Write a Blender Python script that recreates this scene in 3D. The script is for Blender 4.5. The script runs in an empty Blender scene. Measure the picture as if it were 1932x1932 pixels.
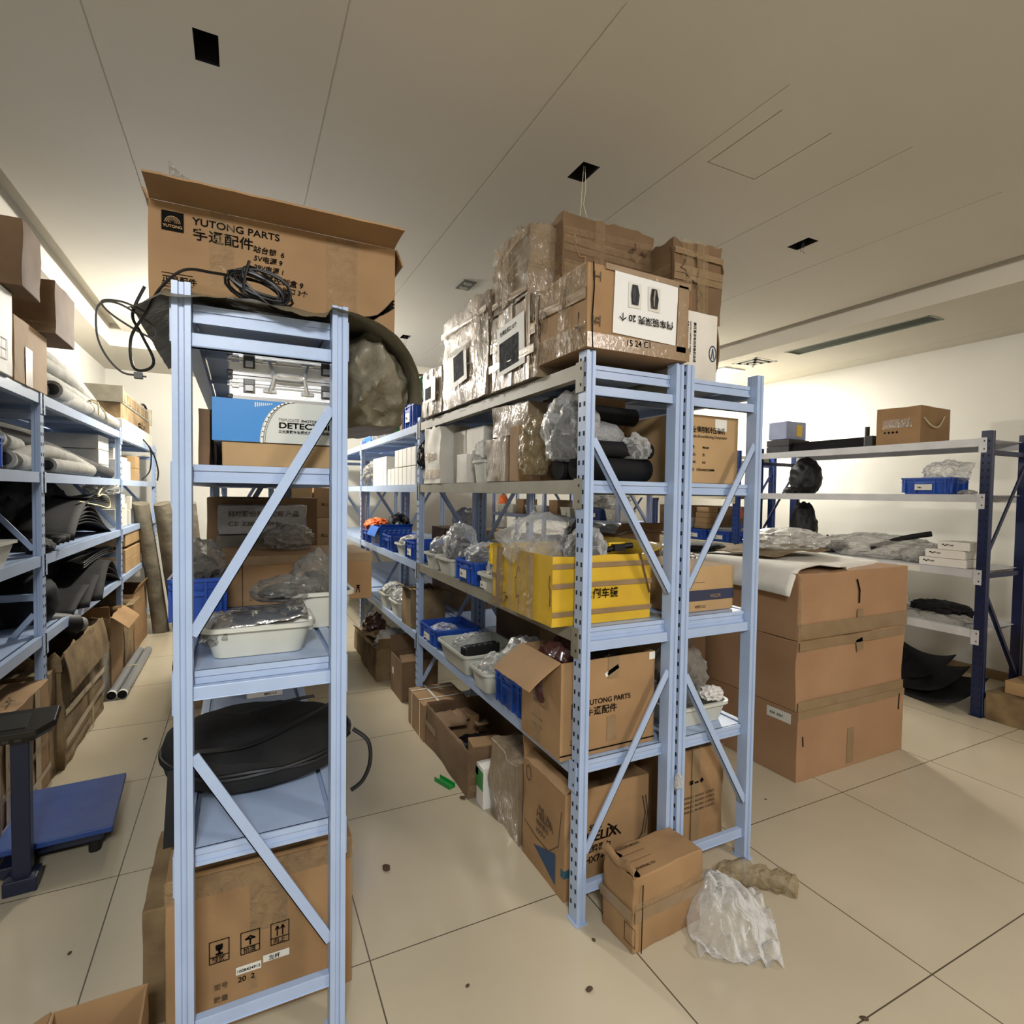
import bpy, bmesh, math, random
from mathutils import Vector, Matrix, noise
S = bpy.context.scene
C = S.collection
PI = math.pi

# ---------------------------------------------------------------- camera
cd = bpy.data.cameras.new('camera'); cam = bpy.data.objects.new('camera', cd); C.objects.link(cam)
cd.sensor_width = 36; cd.lens = 19.381; cd.clip_start = .05
_r, _u, _b = (0.897439, -0.440901, 0.014479), (0.001571, 0.036015, 0.99935), (-0.441135, -0.896833, 0.033013)
cam.matrix_world = Matrix(((_r[0], _u[0], _b[0], 0), (_r[1], _u[1], _b[1], 0), (_r[2], _u[2], _b[2], 1.508), (0, 0, 0, 1)))
S.camera = cam
S.view_settings.view_transform = 'Standard'; S.view_settings.look = 'None'
S.view_settings.gamma = 1; S.view_settings.use_curve_mapping = False
S.view_settings.exposure = 0.64

# ---------------------------------------------------------------- light
w = bpy.data.worlds.new('world'); S.world = w; w.use_nodes = True
w.node_tree.nodes['Background'].inputs[0].default_value = (.5, .5, .52, 1)
w.node_tree.nodes['Background'].inputs[1].default_value = 0.015
def light(name, kind, loc, power, col, size=.1, rot=(0, 0, 0), size_y=None):
    l = bpy.data.lights.new(name, kind); l.energy = power; l.color = col
    if kind == 'AREA':
        l.size = size
        if size_y: l.shape = 'RECTANGLE'; l.size_y = size_y
    else: l.shadow_soft_size = size
    o = bpy.data.objects.new(name, l); C.objects.link(o); o.location = loc; o.rotation_euler = rot
    return o
LA = light('back_bulb_light', 'POINT', (0.05, 5.55, 2.72), 150, (1, .955, .87), .09)
LB = light('soffit_light', 'AREA', (4.72, 4.35, 2.855), 50, (1, .97, .9), .3)
LB2 = light('wall_bulb_light', 'POINT', (4.5, 5.3, 2.45), 50, (1, .965, .89), .07)
LC = light('front_fill_light', 'AREA', (-.35, -1.3, 2.9), 82, (.96, .98, 1.0), .6, (math.radians(25), 0, 0))  # added fill, out of view, brightens the faces turned to the camera
LD = light('front_right_fill_light', 'AREA', (2.7, -1.3, 2.9), 54, (1, .90, .82), .6, (math.radians(25), 0, 0))  # second added fill, out of view, lifts and warms the right-hand fronts

# ---------------------------------------------------------------- materials
def hx(s):
    s = s.lstrip('#'); v = [int(s[i:i+2], 16)/255 for i in (0, 2, 4)]
    return tuple(((c/12.92) if c <= .04045 else ((c+.055)/1.055)**2.4) for c in v) + (1,)
M = {}
def mat(name, col, rough=.6, metal=0, col2=None, nscale=6, nstr=1.0, bump=0, bscale=40, coat=0, alpha=1, trans=0, emit=0, spec=.5, detail=3, stretch=None, bdist=.004, coat_rough=.08, lo=.35, hi=.7):
    m = bpy.data.materials.new(name); m.use_nodes = True; nt = m.node_tree; N = nt.nodes; L = nt.links
    b = N['Principled BSDF']
    b.inputs['Base Color'].default_value = hx(col); b.inputs['Roughness'].default_value = rough
    b.inputs['Metallic'].default_value = metal; b.inputs['Specular IOR Level'].default_value = spec
    if alpha < 1: b.inputs['Alpha'].default_value = alpha
    if trans: b.inputs['Transmission Weight'].default_value = trans
    if emit:
        b.inputs['Emission Color'].default_value = hx(col); b.inputs['Emission Strength'].default_value = emit
    tc = N.new('ShaderNodeTexCoord'); src = tc.outputs['Object']
    if stretch:
        mp = N.new('ShaderNodeMapping'); mp.inputs['Scale'].default_value = stretch; L.new(src, mp.inputs[0]); src = mp.outputs[0]
    if col2:
        n = N.new('ShaderNodeTexNoise'); n.inputs['Scale'].default_value = nscale; n.inputs['Detail'].default_value = detail; L.new(src, n.inputs['Vector'])
        r = N.new('ShaderNodeValToRGB'); r.color_ramp.elements[0].position = lo; r.color_ramp.elements[1].position = hi
        r.color_ramp.elements[0].color = hx(col); r.color_ramp.elements[1].color = hx(col2)
        L.new(n.outputs['Fac'], r.inputs[0]); L.new(r.outputs[0], b.inputs['Base Color'])
    if bump:
        n2 = N.new('ShaderNodeTexNoise'); n2.inputs['Scale'].default_value = bscale; n2.inputs['Detail'].default_value = 4; n2.inputs['Distortion'].default_value = .8 if coat or alpha < 1 else 0
        L.new(src, n2.inputs['Vector'])
        bp = N.new('ShaderNodeBump'); bp.inputs['Strength'].default_value = bump; bp.inputs['Distance'].default_value = bdist
        L.new(n2.outputs['Fac'], bp.inputs['Height']); 
        L.new(bp.outputs[0], b.inputs['Coat Normal' if coat else 'Normal'])
    if coat: b.inputs['Coat Weight'].default_value = coat; b.inputs['Coat Roughness'].default_value = coat_rough
    M[name] = m
    return m
mat('card', '#9a7a54', .8, col2='#8a6b48', nscale=5, bump=.25, bscale=25)
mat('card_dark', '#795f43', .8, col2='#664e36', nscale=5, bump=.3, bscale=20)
mat('card_light', '#b19268', .8, col2='#a2845a', nscale=4, bump=.2, bscale=20)
mat('card_pink', '#a48160', .75, col2='#987555', nscale=3, bump=.15, bscale=12, bdist=.01)
mat('card_old', '#8b7552', .85, col2='#655036', nscale=7, bump=.6, bscale=18, bdist=.01)
mat('card_wrap', '#8e7b62', .6, col2='#6f5d48', nscale=6, bump=1.0, bscale=34, coat=1, bdist=.012, coat_rough=.1, stretch=(1, 1, .45))
mat('card_yellow', '#cfa91f', .6, col2='#b8921a', nscale=4, bump=.7, bscale=22, coat=.5, bdist=.006)
mat('tape', '#8b7355', .35, col2='#7f6849', nscale=12, bump=.4, bscale=60, coat=.6)
mat('card_white', '#d6d2c8', .6, col2='#c2bdb0', nscale=5, bump=.15, bscale=18)
mat('white_box', '#e2dfd8', .55)
mat('foam', '#dedbd2', .8, col2='#cfccc2', nscale=8, bump=.3, bscale=120)
mat('paper', '#dcdcd8', .6, bump=.5, bscale=9, bdist=.01)
mat('label_paper', '#d8d6cc', .5)
mat('ink', '#0b0806', .8, spec=.1)
mat('ink_soft', '#4c3a28', .7)
mat('ink_pale', '#8d867c', .7)
mat('ink_blue', '#1c3f63', .6)
mat('teal', '#245262', .6)
mat('navy_band', '#2c3148', .5)
mat('photo_dark', '#1c1d1f', .85, col2='#4c4e50', nscale=40, spec=.1)
mat('gunmetal', '#4a4a46', .3, metal=.6)
mat('rack_paint', '#a3b5d2', .38, col2='#99abc8', nscale=5, bump=.1, bscale=60)
mat('rack_shade', '#8d97b4', .45, col2='#7c86a4', nscale=5)  # rack paint with the deep room's shade put into it; also colours the metal box
mat('rack_old', '#8f8b7c', .55, col2='#7c7767', nscale=5)
mat('post_blue', '#1d3f86', .4, col2='#17336f', nscale=8)
mat('post_navy', '#10204a', .35, col2='#0c1838', nscale=8)
mat('slot', '#11141c', .9)
mat('beam_white', '#c9cacd', .45, col2='#b9babd', nscale=6)
mat('beam_cream', '#cfc9ae', .5)
mat('bin_blue', '#1f4fae', .38, col2='#1a449b', nscale=10, bump=.1, bscale=60)
mat('bin_navy', '#22386f', .45)
mat('tub_white', '#cfd0c6', .3, col2='#bfc0b4', nscale=6, alpha=.93)
mat('bubble', '#a9aaab', .16, alpha=.75, bump=1.0, bscale=110, bdist=.01, spec=.8)
mat('foil', '#b9b9b9', .18, metal=.9, bump=1, bscale=14, bdist=.02)
mat('tarp', '#787160', .42, col2='#69634f', nscale=4, bump=.6, bscale=9, bdist=.03)
mat('rubber', '#111112', .75, col2='#19191b', nscale=12, bump=.3, bscale=30, spec=.22)
mat('black', '#0e0e10', .55)
mat('black_cloth', '#101011', .85, bump=.5, bscale=30)
mat('cable', '#0c0c0d', .4)
mat('cable_grey', '#3c3b38', .5)
mat('hose', '#9a9890', .85, col2='#83817a', nscale=14, bump=.7, bscale=60)
mat('hose_dark', '#3b3a38', .85, col2='#2c2b2a', nscale=14, bump=.6, bscale=60)
mat('alu', '#d6d6d4', .3, metal=.35, bump=.9, bscale=420, bdist=.001)
mat('chrome', '#dcdcdc', .16, metal=.7)
mat('case_black', '#161616', .5)
mat('steel_grey', '#a39d8d', .4, metal=.5, col2='#8f897a', nscale=12)
mat('pvc', '#7d7f80', .3)
mat('brass_dirty', '#6a563b', .5)
mat('det_blue', '#1b78bd', .45)
mat('det_grey', '#c2c4bc', .45)
mat('box_blue', '#1659b0', .5, col2='#1b66c2', nscale=9)
mat('red', '#b23a24', .4)
mat('orange', '#d8682a', .5)
mat('green', '#1f8a3c', .3)
mat('yellow', '#d9b41c', .4)
mat('maroon_film', '#4a2c28', .15, alpha=.9, bump=1, bscale=18, bdist=.02, coat=.6)
mat('fabric_white', '#cfccc6', .9, col2='#c3c0ba', nscale=10, bump=.3, bscale=70)
mat('strap', '#d9d6cb', .4)
mat('twine', '#cfc4a0', .8)
mat('scale_blue', '#1c3a80', .42, col2='#274781', nscale=9)
mat('scale_dark', '#141c33', .4)
mat('monitor_shell', '#1c1913', .4)
mat('mat_grey', '#7d7563', .8, col2='#4f4a3e', nscale=5, bump=.6, bscale=14, bdist=.02)
mat('screen_grey', '#34332d', .3)
mat('dirt', '#4a3a26', .9)
mat('hole', '#070707', .95)
mat('wall_paint', '#cfccc2', .85, col2='#c9c6bc', nscale=1.5, bump=.05, bscale=30)
mat('ceil_paint', '#c8c2b4', .9, col2='#c2bcae', nscale=.8)
mat('lamp_glow', '#fff4dc', emit=22)
mat('vent_green', '#8a9282', .5)
mat('vent_dark', '#55574d', .5)

def film(name, col, base, edge, rough=.14, bscale=14, bump=.8):
    m = bpy.data.materials.new(name); m.use_nodes = True; nt = m.node_tree; N = nt.nodes; L = nt.links
    b = N['Principled BSDF']; out = N['Material Output']; b.inputs['Base Color'].default_value = hx(col); b.inputs['Roughness'].default_value = rough; b.inputs['Specular IOR Level'].default_value = .9
    tc = N.new('ShaderNodeTexCoord'); n = N.new('ShaderNodeTexNoise'); n.inputs['Scale'].default_value = bscale; n.inputs['Detail'].default_value = 5; n.inputs['Distortion'].default_value = 1.2; L.new(tc.outputs['Object'], n.inputs['Vector'])
    bp = N.new('ShaderNodeBump'); bp.inputs['Strength'].default_value = bump; bp.inputs['Distance'].default_value = .03; L.new(n.outputs['Fac'], bp.inputs['Height']); L.new(bp.outputs[0], b.inputs['Normal'])
    lw = N.new('ShaderNodeLayerWeight'); lw.inputs[0].default_value = .5; L.new(bp.outputs[0], lw.inputs['Normal'])
    mr = N.new('ShaderNodeMapRange'); mr.inputs[1].default_value = .1; mr.inputs[2].default_value = .9; mr.inputs[3].default_value = base; mr.inputs[4].default_value = edge; L.new(lw.outputs['Facing'], mr.inputs[0])
    tr = N.new('ShaderNodeBsdfTransparent'); mx = N.new('ShaderNodeMixShader'); L.new(mr.outputs[0], mx.inputs[0]); L.new(tr.outputs[0], mx.inputs[1]); L.new(b.outputs[0], mx.inputs[2]); L.new(mx.outputs[0], out.inputs['Surface'])
    M[name] = m
film('film', '#e4e5e4', .14, .75); film('film_dull', '#d2d1cb', .28, .85, .2); film('film_thin', '#e8eaea', .10, .8, .1, 10)
film('film_tan', '#a08e68', .22, .8, .16, 18); film('film_grey', '#8e8b83', .30, .85, .15); film('film_green', '#3d9c66', .45, .9, .2)
film('film_sleeve', '#8f8c80', .6, .95, .15)
film('tape_clear', '#b39a74', .16, .5, .1, 30, .9)
def floor_material():
    m = bpy.data.materials.new('floor_tiles'); m.use_nodes = True; nt = m.node_tree; N = nt.nodes; L = nt.links
    b = N['Principled BSDF']; g = N.new('ShaderNodeNewGeometry')
    sp = N.new('ShaderNodeSeparateXYZ'); L.new(g.outputs['Position'], sp.inputs[0])
    def line(out, off, pitch):
        a = N.new('ShaderNodeMath'); a.operation = 'SUBTRACT'; L.new(out, a.inputs[0]); a.inputs[1].default_value = off
        d = N.new('ShaderNodeMath'); d.operation = 'DIVIDE'; L.new(a.outputs[0], d.inputs[0]); d.inputs[1].default_value = pitch
        f = N.new('ShaderNodeMath'); f.operation = 'FRACT'; L.new(d.outputs[0], f.inputs[0])
        s = N.new('ShaderNodeMath'); s.operation = 'SUBTRACT'; L.new(f.outputs[0], s.inputs[0]); s.inputs[1].default_value = .5
        ab = N.new('ShaderNodeMath'); ab.operation = 'ABSOLUTE'; L.new(s.outputs[0], ab.inputs[0])
        gt = N.new('ShaderNodeMath'); gt.operation = 'GREATER_THAN'; L.new(ab.outputs[0], gt.inputs[0]); gt.inputs[1].default_value = .5 - .0022/pitch
        return gt.outputs[0]
    lx = line(sp.outputs[0], -.43-4, .8); ly = line(sp.outputs[1], .93-8.1, .81)
    mx = N.new('ShaderNodeMath'); mx.operation = 'MAXIMUM'; L.new(lx, mx.inputs[0]); L.new(ly, mx.inputs[1])
    n = N.new('ShaderNodeTexNoise'); n.inputs['Scale'].default_value = 1.3; n.inputs['Detail'].default_value = 5; L.new(g.outputs['Position'], n.inputs['Vector'])
    r = N.new('ShaderNodeValToRGB'); r.color_ramp.elements[0].position = .3; r.color_ramp.elements[1].position = .75
    r.color_ramp.elements[0].color = hx('#bbb098'); r.color_ramp.elements[1].color = hx('#aea38d'); L.new(n.outputs['Fac'], r.inputs[0])
    mi = N.new('ShaderNodeMix'); mi.data_type = 'RGBA'; L.new(mx.outputs[0], mi.inputs[0]); L.new(r.outputs[0], mi.inputs[6]); mi.inputs[7].default_value = hx('#4a4334')
    L.new(mi.outputs[2], b.inputs['Base Color'])
    n3 = N.new('ShaderNodeTexNoise'); n3.inputs['Scale'].default_value = 16; n3.inputs['Detail'].default_value = 6
    mp = N.new('ShaderNodeMapping'); mp.inputs['Scale'].default_value = (1, .10, 1); L.new(g.outputs['Position'], mp.inputs[0]); L.new(mp.outputs[0], n3.inputs['Vector'])
    mr = N.new('ShaderNodeMapRange'); mr.inputs[1].default_value = .3; mr.inputs[2].default_value = .75; mr.inputs[3].default_value = .15; mr.inputs[4].default_value = .27
    L.new(n3.outputs['Fac'], mr.inputs[0]); L.new(mr.outputs[0], b.inputs['Roughness'])
    b.inputs['Specular IOR Level'].default_value = .45
    M['floor'] = m
floor_material()

# ---------------------------------------------------------------- mesh helpers
class MB:
    def __init__(s): s.v = []; s.f = []; s.mi = []
    def add(s, vs, fs, mi=0, T=None):
        n = len(s.v)
        for p in vs:
            p = Vector(p); s.v.append(T @ p if T else p)
        for f in fs: s.f.append([i+n for i in f]); s.mi.append(mi)
        return s
    def box(s, x0, x1, y0, y1, z0, z1, mi=0, T=None):
        return s.add([(x0,y0,z0),(x1,y0,z0),(x1,y1,z0),(x0,y1,z0),(x0,y0,z1),(x1,y0,z1),(x1,y1,z1),(x0,y1,z1)],
            [(0,3,2,1),(4,5,6,7),(0,1,5,4),(1,2,6,5),(2,3,7,6),(3,0,4,7)], mi, T)
    def loops(s, Ls, mi=0, cap0=True, cap1=True, T=None, closed=False):
        n = len(Ls[0]); vs = [p for l in Ls for p in l]; fs = []
        R = len(Ls) if closed else len(Ls)-1
        for i in range(R):
            j = (i+1) % len(Ls)
            for k in range(n):
                k2 = (k+1) % n; fs.append((i*n+k, i*n+k2, j*n+k2, j*n+k))
        if cap0 and not closed: fs.append(tuple(range(n-1, -1, -1)))
        if cap1 and not closed: fs.append(tuple((len(Ls)-1)*n+k for k in range(n)))
        return s.add(vs, fs, mi, T)
    def tube(s, pts, r, n=8, mi=0, T=None, caps=True):
        pts = [Vector(p) for p in pts]; Ls = []
        d0 = (pts[1]-pts[0]).normalized(); up = Vector((0,0,1)) if abs(d0.z) < .9 else Vector((1,0,0))
        a = d0.cross(up).normalized()
        for i, p in enumerate(pts):
            d = (pts[min(i+1, len(pts)-1)]-pts[max(i-1, 0)])
            if d.length < 1e-9: d = d0
            d.normalize(); a = (a-d*a.dot(d)).normalized(); b = d.cross(a)
            rr = r[i] if isinstance(r, (list, tuple)) else r
            Ls.append([p+(a*math.cos(2*PI*k/n)+b*math.sin(2*PI*k/n))*rr for k in range(n)])
        return s.loops(Ls, mi, caps, caps, T)
    def grid(s, fn, nu, nv, mi=0, T=None):
        vs = [fn(i/nu, j/nv) for j in range(nv+1) for i in range(nu+1)]
        fs = [(j*(nu+1)+i, j*(nu+1)+i+1, (j+1)*(nu+1)+i+1, (j+1)*(nu+1)+i) for j in range(nv) for i in range(nu)]
        return s.add(vs, fs, mi, T)
    def build(s, name, mats, parent=None, smooth=False, bevel=0, solid=0, loc=None, rot=None):
        me = bpy.data.meshes.new(name); me.from_pydata([tuple(p) for p in s.v], [], s.f); me.update()
        if not isinstance(mats, (list, tuple)): mats = [mats]
        for m in mats: me.materials.append(M[m])
        for p, i in zip(me.polygons, s.mi): p.material_index = i; p.use_smooth = smooth
        if smooth: me.set_sharp_from_angle(angle=math.radians(40))
        o = bpy.data.objects.new(name, me); C.objects.link(o)
        if parent is not None: o.parent = parent
        if loc: o.location = loc
        if rot is not None: o.rotation_euler = (0, 0, rot) if isinstance(rot, (int, float)) else rot
        if solid: md = o.modifiers.new('solid', 'SOLIDIFY'); md.thickness = solid; md.offset = -1
        if bevel: md = o.modifiers.new('bevel', 'BEVEL'); md.width = bevel; md.segments = 2; md.limit_method = 'ANGLE'
        return o
def tag(o, label, cat, group=None, kind=None):
    o['label'] = label; o['category'] = cat
    if group: o['group'] = group
    if kind: o['kind'] = kind
    return o
def thing(name, label, cat, loc=(0,0,0), rot=0, group=None):
    o = bpy.data.objects.new(name, None); C.objects.link(o); o.location = loc
    o.rotation_euler = (0, 0, rot) if isinstance(rot, (int, float)) else rot
    o.empty_display_size = .05
    return tag(o, label, cat, group)
def struct(name, mb, mats, **k):
    o = mb.build(name, mats, **k); o['kind'] = 'structure'; return o

def heightfield(xs, ys, H, hole_z=None):
    mb = MB(); nx, ny = len(xs)-1, len(ys)-1
    h = [[H((xs[i]+xs[i+1])/2, (ys[j]+ys[j+1])/2) for j in range(ny)] for i in range(nx)]
    for i in range(nx):
        for j in range(ny):
            z, mi = h[i][j]
            mb.add([(xs[i],ys[j],z),(xs[i],ys[j+1],z),(xs[i+1],ys[j+1],z),(xs[i+1],ys[j],z)], [(0,1,2,3)], mi)
            if i+1 < nx and abs(h[i+1][j][0]-z) > 1e-6:
                z2, m2 = h[i+1][j]; X = xs[i+1]; mb.add([(X,ys[j],z),(X,ys[j+1],z),(X,ys[j+1],z2),(X,ys[j],z2)], [(0,1,2,3)], max(mi, m2))
            if j+1 < ny and abs(h[i][j+1][0]-z) > 1e-6:
                z2, m2 = h[i][j+1]; Y = ys[j+1]; mb.add([(xs[i],Y,z),(xs[i+1],Y,z),(xs[i+1],Y,z2),(xs[i],Y,z2)], [(0,1,2,3)], max(mi, m2))
    return mb

# ---------------------------------------------------------------- room
WL, WR, YF, YB = -1.40, 5.72, -3.2, 7.8
ZS, ZC = 2.88, 3.0
RL, RR, RB = -1.13, 4.37, 6.52
struct('floor', MB().box(WL-.1, WR+.1, YF-.1, YB+.1, -.1, 0), 'floor')
struct('wall_left', MB().box(WL-.1, WL, YF, YB, 0, 3.2), 'wall_paint')
struct('wall_right', MB().box(WR, WR+.1, YF, YB, 0, 3.2), 'wall_paint')
struct('wall_back', MB().box(WL-.1, WR+.1, YB, YB+.1, 0, 3.2), 'wall_paint')
struct('wall_front', MB().box(WL-.1, WR+.1, YF-.1, YF, 0, 3.2), 'wall_paint')
struct('baseboard_right', MB().box(WR-.012, WR, YF, YB, 0, .08), 'tape')
k = 1.0727
seams = [-.41*k, .28*k, .98*k, 1.66*k, 2.38*k, 3.08*k]
holes = [(-.14, -.065, 2.11, 2.26), (1.38, 1.47, 2.13, 2.27), (2.92, 3.01, 2.14, 2.28), (1.38, 1.46, 5.2, 5.33)]
hatch = (1.87, 2.17, 1.50, 1.88)
xs = {WL, WR, RL, RR, RL+.12, RR-.12}; ys = {YF, YB, RB, RB-.12, 1.40}
for a in seams: xs |= {a-.003, a+.003}
for a in holes: xs |= {a[0], a[1]}; ys |= {a[2], a[3]}
xs |= {hatch[0], hatch[0]+.006, hatch[1], hatch[1]-.006}; ys |= {hatch[2], hatch[2]+.006, hatch[3], hatch[3]-.006}
xs |= {WR-.26, WR-.254}
slot = (4.60, 4.79, 2.37, 3.57); xs |= {slot[0], slot[1]}; ys |= {slot[2], slot[3]}
xs = sorted(xs); ys = sorted(ys)
def Hc(x, y):
    if x < RL or x > RR or y > RB:
        if slot[0] < x < slot[1] and slot[2] < y < slot[3]: return (ZS+.05, 0)
        if WR-.26 < x < WR-.254: return (ZS+.012, 0)
        return (ZS, 0)
    if x < RL+.12 or x > RR-.12 or y > RB-.12: return (ZC+.09, 0)
    for a in holes:
        if a[0] < x < a[1] and a[2] < y < a[3]: return (ZC+.16, 1)
    if y > 1.40:
        for a in seams:
            if abs(x-a) < .003: return (ZC+.003, 0)
    if hatch[0] < x < hatch[1] and hatch[2] < y < hatch[3]:
        if not (hatch[0]+.006 < x < hatch[1]-.006 and hatch[2] < y < hatch[3]-.006): return (ZC+.02, 0)
    return (ZC, 0)
struct('ceiling', heightfield(xs, ys, Hc), ['ceil_paint', 'hole'])
# loose wires hanging from the lamp openings
for i, (px, py, L_, lab) in enumerate([(1.43, 2.2, .2, 'pair of thin loose wires hanging from the square ceiling opening above the wrapped cartons'),
                              (2.97, 2.21, .05, 'short stub of wire in the ceiling opening on the right, past the tall rack'),
                              (1.42, 5.27, .12, 'thin wire hanging from the farthest ceiling opening, toward the back')]):
    mb = MB()
    for s in (-1, 1):
        mb.tube([(px+s*.004, py, ZC+.03), (px+s*.010, py, ZC-L_*.35), (px+s*.006, py+.01, ZC-L_*.7), (px+s*.02, py, ZC-L_)], .0016, 5)
    tag(mb.build('loose_wire', 'cable_grey' if i else 'twine'), lab, 'wire')
# ceiling fittings
t = thing('slot_vent', 'long narrow grey-green slot vent in the right-hand ceiling border', 'air vent', (4.695, 2.97, ZS))
MB().box(-.1, .1, -.61, -.6, -.004, .03).box(-.1, .1, .6, .61, -.004, .03).box(-.1, -.09, -.61, .61, -.004, .03).box(.09, .1, -.61, .61, -.004, .03).build('frame', 'vent_green', t)
mb = MB()
for i in range(5): mb.box(-.07+i*.032, -.06+i*.032, -.6, .6, .005, .035)
mb.build('slat', 'vent_dark', t)
t = thing('ceiling_diffuser', 'square cream air diffuser in the ceiling border beyond the long slot vent', 'air vent', (4.69, 4.0, ZS))
mb = MB()
for a, z in ((.15, -.004), (.10, -.012), (.05, -.02)):
    mb.box(-a, a, -a, -a+.022, z, z+.012).box(-a, a, a-.022, a, z, z+.012).box(-a, -a+.022, -a, a, z, z+.012).box(a-.022, a, -a, a, z, z+.012)
mb.build('louvre', 'wall_paint', t); MB().box(-.13, .13, -.13, .13, .0, .002).build('backing', 'vent_dark', t)
t = thing('ceiling_panel_lamp', 'bright square lamp panel in the ceiling border at the far right', 'ceiling lamp', (4.72, 4.42, ZS))
MB().box(-.15, .15, -.15, .15, -.014, -.001).build('frame', 'beam_white', t); MB().box(-.13, .13, -.13, .13, -.017, -.0145).build('diffuser', 'lamp_glow', t)
t = thing('twin_downlight', 'small square ceiling downlight with two round lamps, left of the wrapped cartons', 'ceiling lamp', (1.45, 3.75, ZC))
MB().box(-.05, .05, -.085, .085, -.006, 0).build('frame', 'vent_dark', t)
for s in (-1, 1): MB().tube([(0, s*.04, -.006), (0, s*.04, -.012)], .03, 16).build('round_lamp', 'steel_grey', t)
t = thing('hanging_bulb', 'bare lamp bulb hanging on a short flex at the back of the room', 'ceiling lamp', (.05, 5.55, ZC))
MB().tube([(0,0,0), (0,0,-.2)], .004, 6).build('flex', 'cable', t)
MB().tube([(0,0,-.14), (0,0,-.19)], .018, 12).build('socket', 'black', t)
for lx, ly, nm, dz in ((4.5, 5.3, 'bare lamp bulb hanging low near the right wall behind the racks', .46),):
    t = thing('hanging_bulb', nm, 'ceiling lamp', (lx, ly, ZS))
    MB().tube([(0,0,0), (0,0,-dz+.12)], .004, 6).build('flex', 'cable', t); MB().tube([(0,0,-dz+.14), (0,0,-dz+.10)], .018, 12).build('socket', 'black', t)
for lx, nm in ((-.35, 'unseen added fill lamp panel on the ceiling behind the viewer, left one'), (2.7, 'unseen added fill lamp panel on the ceiling behind the viewer, right one')):
    t = thing('ceiling_panel_lamp', nm, 'ceiling lamp', (lx, -1.3, ZC)); MB().box(-.32, .32, -.32, .32, -.03, 0).build('frame', 'beam_white', t)  # unseen housings added for the two front fill lights

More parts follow.
